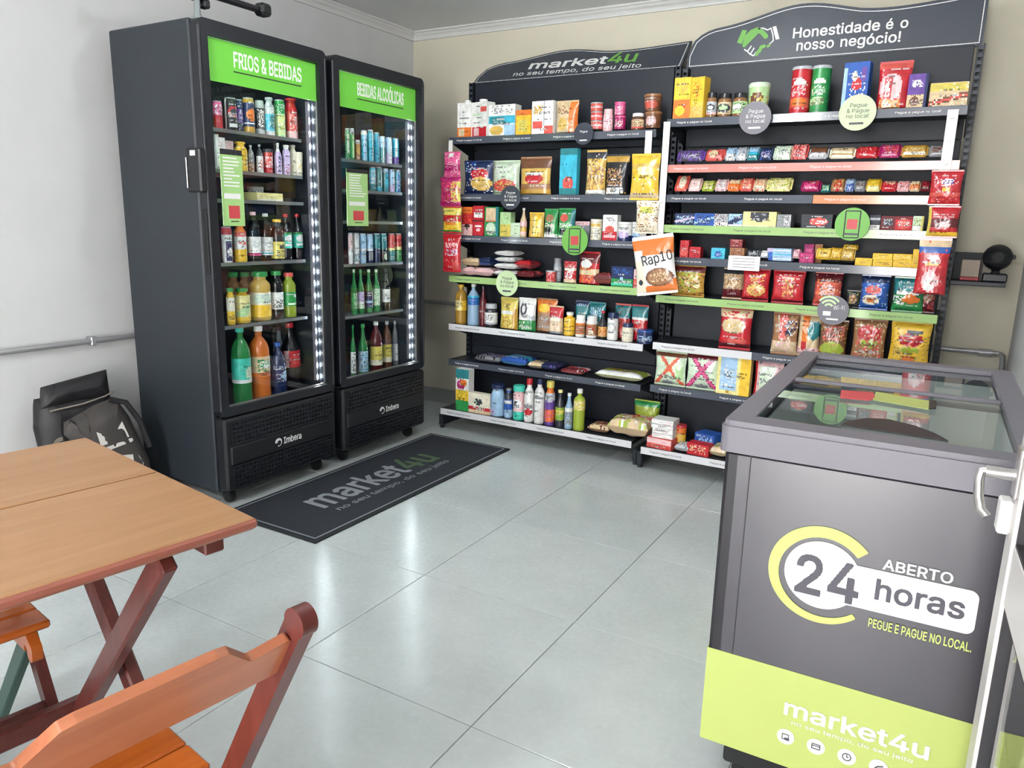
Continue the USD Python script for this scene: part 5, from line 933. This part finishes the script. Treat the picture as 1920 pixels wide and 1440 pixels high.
shelf_b(4, '''
gum_box carton 1276 1292 451 | R#r.1,.1,.9,.5,r#n.05,H | tall red box at the left end | box
gum_box box 1293 1314 463 | R#q.1,.2,.9,.8,.25,F#n.05,r | low red box | box
gum_box box 1334 1360 465 d=.07 | C#e.5,.45,.25,.3,B#n.06,I | sky blue box | box
candy_box box 1369 1396 465 b=481 d=.06 | u#q.1,.2,.9,.8,.3,F | lower maroon-brown box of a pair | box
candy_box box 1369 1393 449 b=465 d=.06 | F#q.1,.2,.9,.8,.35,r#b.9,1,r | upper maroon-brown box of a pair | box
candy_pack bar 1396 1424 473 | D#n.2,S | dark bar behind the white paper tag | bar
mint_pack bar 1424 1440 474 | W#n.15,I | small white bar | bar
biscuit_pack box 1441 1484 481 b=489 d=.07 | I#b.3,.6,W#r0,0,.2,1,B | lowest pale blue pack of three | pack
biscuit_pack box 1441 1484 473 b=480.8 d=.07 | I#b.3,.6,C#r0,0,.2,1,B | middle pale blue pack of three | pack
biscuit_pack box 1439 1484 466 b=472.8 d=.07 | I#b.3,.6,W#r0,0,.25,1,v | topmost pale blue pack of three | pack
candy_pack bar 1484 1499 472 | H#q.1,.1,.9,.9,.3,P | small pale pink bar | bar
candy_box box 1500 1526 474 d=.05 | M#q.1,.1,.9,.9,.3,P | low magenta box | box
candy_box carton 1509 1527 458 k=.07 | M#r.2,.2,.8,.8,P#n.1,V | tall magenta box behind the low one | box
candy_box box 1529 1543 458 k=.08 | u#q.1,.1,.9,.9,.3,r | brown box behind the yellow packs | box
cracker_pack bar 1529 1560 468 tilt=20 | Y#q.1,.1,.9,.9,.3,o#n.06,L | golden pillow pack, leftmost of four | pack
cracker_pack bar 1556 1580 467 k=.03 tilt=20 | Y#q.1,.1,.9,.9,.3,Q | golden pillow pack, second of four | pack
cracker_pack bar 1577 1603 471 tilt=15 | o#q.1,.1,.9,.9,.3,Q#n.06,Y | darker golden pillow pack, third of four | pack
cracker_pack bar 1580 1608 462 b=474 k=.04 | Y#n.1,L#q.2,.2,.8,.8,.3,o | golden pillow pack on top of the others | pack
biscuit_box box 1604 1636 484 d=.08 | Y#q.1,.2,.9,.8,.25,o | single thin yellow box | box
biscuit_box box 1637 1674 487 d=.08 | Y#q.1,.2,.9,.8,.25,o | yellow box at the bottom, left of two | box
biscuit_box box 1637 1674 475.5 b=486.8 d=.08 | Y#q.1,.2,.9,.8,.25,L | yellow box on top, left of two | box
biscuit_box box 1675 1711 488 d=.08 | Y#q.1,.2,.9,.8,.25,o | yellow box at the bottom, right of two | box
biscuit_box box 1675 1711 476.5 b=487.8 d=.08 | Y#q.1,.2,.9,.8,.25,L | yellow box on top, right of two | box
biscuit_box carton 1713 1728 468 d=.07 | Y#b.45,.5,o#q.1,.1,.9,.9,.2,o | narrow yellow stack at the right end | box
''')
shelf_b(5, '''
crisp_bag bag 1258 1322 497 k=.01 | Q#b.8,1,F#q.1,.1,.9,.8,.4,e#q.1,.3,.9,.7,.3,E#n.1,U | gold and green bag at the left end | bag
crisp_bag bag 1355 1395 503 k=.05 | E#b0,.3,F#q.1,.3,.9,.9,.4,u#b.85,1,D | beige-grey bag with dark red foot | bag
crisp_bag bag 1392 1444 503 k=.01 | R#e.55,.35,.35,.22,o#q.3,.6,.9,.9,.35,o#q.1,.1,.9,.4,.25,r#b0,.07,F | red bag with golden crisps, left of two | bag
crisp_bag bag 1449 1511 503 k=.01 | R#r.35,.1,.6,.9,r#q.3,.2,.7,.8,.4,o#q.1,.65,.9,.8,.3,H#b0,.06,F | red bag with golden stripe, right of two | bag
crisp_bag bag 1528 1582 507 k=.04 | r#e.5,.45,.3,.22,H#b.75,1,F#q.1,.1,.9,.8,.3,O#n.06,E | copper red bag behind the wireless disc | bag
crisp_bag bag 1588 1614 545 k=.06 | D#e.5,.5,.3,.3,u#n.1,e | small dark bag beside the wireless disc | bag
crisp_bag bag 1616 1672 512 k=.01 | B#e.45,.58,.3,.14,r#e.4,.28,.32,.16,X#e.42,.27,.16,.08,O#b.8,1,N#n.06,I | blue bag with a bowl picture | bag
crisp_bag bag 1677 1738 520 k=.01 | G#b.55,1,T#r.1,.5,.9,.6,W#e.6,.38,.3,.14,O#q.0,.2,.4,.45,.5,W#b0,.18,G#n.05,D | green bag with white band | bag
crisp_bag bag 1722 1757 544 k=.06 | F#e.5,.7,.35,.2,u#n.1,r | dark red bag at the right end | bag
''')
shelf_b(6, '''
corn_snack_bag bag 1350 1412 574 | R#b.82,1,E#e.45,.58,.38,.2,E#q.2,.5,.8,.68,.3,o#e.6,.2,.3,.12,r#b0,.1,F#q.1,.85,.9,.97,.4,R | red snack bag with cream smile shape | bag
corn_snack_bag bag 1449 1499 586 | u#b0,.32,E#r.3,.35,.6,1,r#q.55,.45,.95,.85,.5,N#q.1,.05,.8,.3,.3,H#n.06,W | beige and red bag with dark blue blotch | bag
corn_snack_bag bag 1498 1541 590 k=.03 | E#r.2,.35,.5,1,O#e.75,.65,.3,.25,T#b0,.2,H#r.2,.1,.45,.35,R | orange and green bag | bag
corn_snack_bag bag 1538 1592 600 | U#e.5,.25,.45,.2,e#b0,.12,X#q.1,.5,.9,.9,.4,r#n.12,Q | brown and olive bag | bag
corn_snack_bag bag 1601 1666 598 | u#e.5,.68,.36,.2,R#e.5,.45,.3,.1,e#q.1,.1,.9,.9,.3,r#n.1,E | reddish tan bag with olive leaf shape | bag
corn_snack_bag bag 1672 1751 603 | Y#e.52,.62,.32,.16,R#e.5,.38,.3,.09,e#q.1,.05,.9,.5,.25,o#e.6,.8,.2,.06,D#n.08,Q#r.35,.12,.65,.22,O | big yellow bag with red oval | bag
''')
shelf_b(7, '''
bread_bag bag 1227 1287 660 | J#x.55,.07,.8,O#x.55,.035,.8,r#b.88,1,U#r.7,.2,.95,.6,g#e.45,.06,.18,.08,A | pale bag with big orange X | bag
bread_bag bag 1287 1350 664 | J#x.55,.09,.8,M#x.55,.05,.8,P#b.9,1,F#e.5,.06,.2,.08,A | pale bag with big magenta X | bag
bread_bag carton 1347 1410 668 d=.06 | L#r.12,.1,.62,1,I#r.68,0,1,1,Y#r.3,.02,.42,.12,Q#q.15,.2,.6,.8,.2,W | pale blue and yellow pack | pack
bread_bag bag 1415 1470 676 k=.02 | H#r.2,.1,.75,.9,J#n.08,A#r0,0,.12,1,R | pink and white pack beside the freezer | pack
''')
shelf_b(8, '''
soap_box box 1214 1262 823 b=843 d=.11 k=.02 rz=-6 | r#b.5,1,H#q.1,.1,.9,.4,.3,R | pink box at the foot of the white boxes | box
soap_box box 1223 1262 804.5 b=822 d=.1 k=.03 | W#b.4,.5,S#n.08,H | lower white box of the stack | box
soap_box box 1222 1263 788 b=804 d=.1 k=.03 | W#b.4,.5,A#n.08,H | upper white box of the stack | box
lighter_pack tin 1266 1288 796 b=829 k=.09 cap=R | Y#b.62,1,O#e.5,.35,.25,.2,o#b0,.1,U | orange and yellow jar | jar
sponge_pack flat 1264 1291 833 d=.1 | S#q.1,.1,.9,.9,.4,W#n.1,D | small grey-white flat pack | pack
cracker_box box 1289 1331 833 d=.07 k=.02 rz=-5 | R#q.15,.2,.85,.85,.45,E#r.45,.1,.52,.9,R | red box with cream print | box
soap_box box 1305 1346 815 b=843 d=.1 k=.1 rz=-14 | B#q.1,.1,.9,.9,.35,I#b0,.2,H#n.1,N | blue box lying behind the red one | box
snack_bag flat 1330 1362 838 d=.12 k=.03 | E#q.1,.1,.9,.9,.3,e#n.1,X | beige flat bag beside the freezer | bag
''')
hang(BFr-.085, '''
hanging_pack bag 1747 1809 318 b=385 d=.045 | R#e.55,.68,.22,.1,W#q.4,.62,.75,.76,.4,V#r.4,.38,.66,.5,Y#q.1,.05,.9,.3,.3,r#b.24,.34,r#n.03,H | bright red pack hanging topmost at the right rack\'s right end. | pack
hanging_pack bag 1742 1803 386 b=446 d=.045 | R#q.1,.2,.9,.7,.35,r#b.3,.6,F#e.55,.45,.15,.1,H#b0,.14,Y#r0,0,.1,1,y | red pack with yellow edge hanging second at the right rack\'s right end. | pack
hanging_pack pouch 1725 1787 446 b=553 d=.045 | R#b.78,.88,B#b.88,1,E#e.5,.68,.2,.05,W#r.25,.52,.7,.62,o#e.45,.25,.26,.2,H#e.42,.2,.14,.12,W#n.03,r | red pouch with blue top hanging lowest at the right rack\'s right end. | pouch
''')
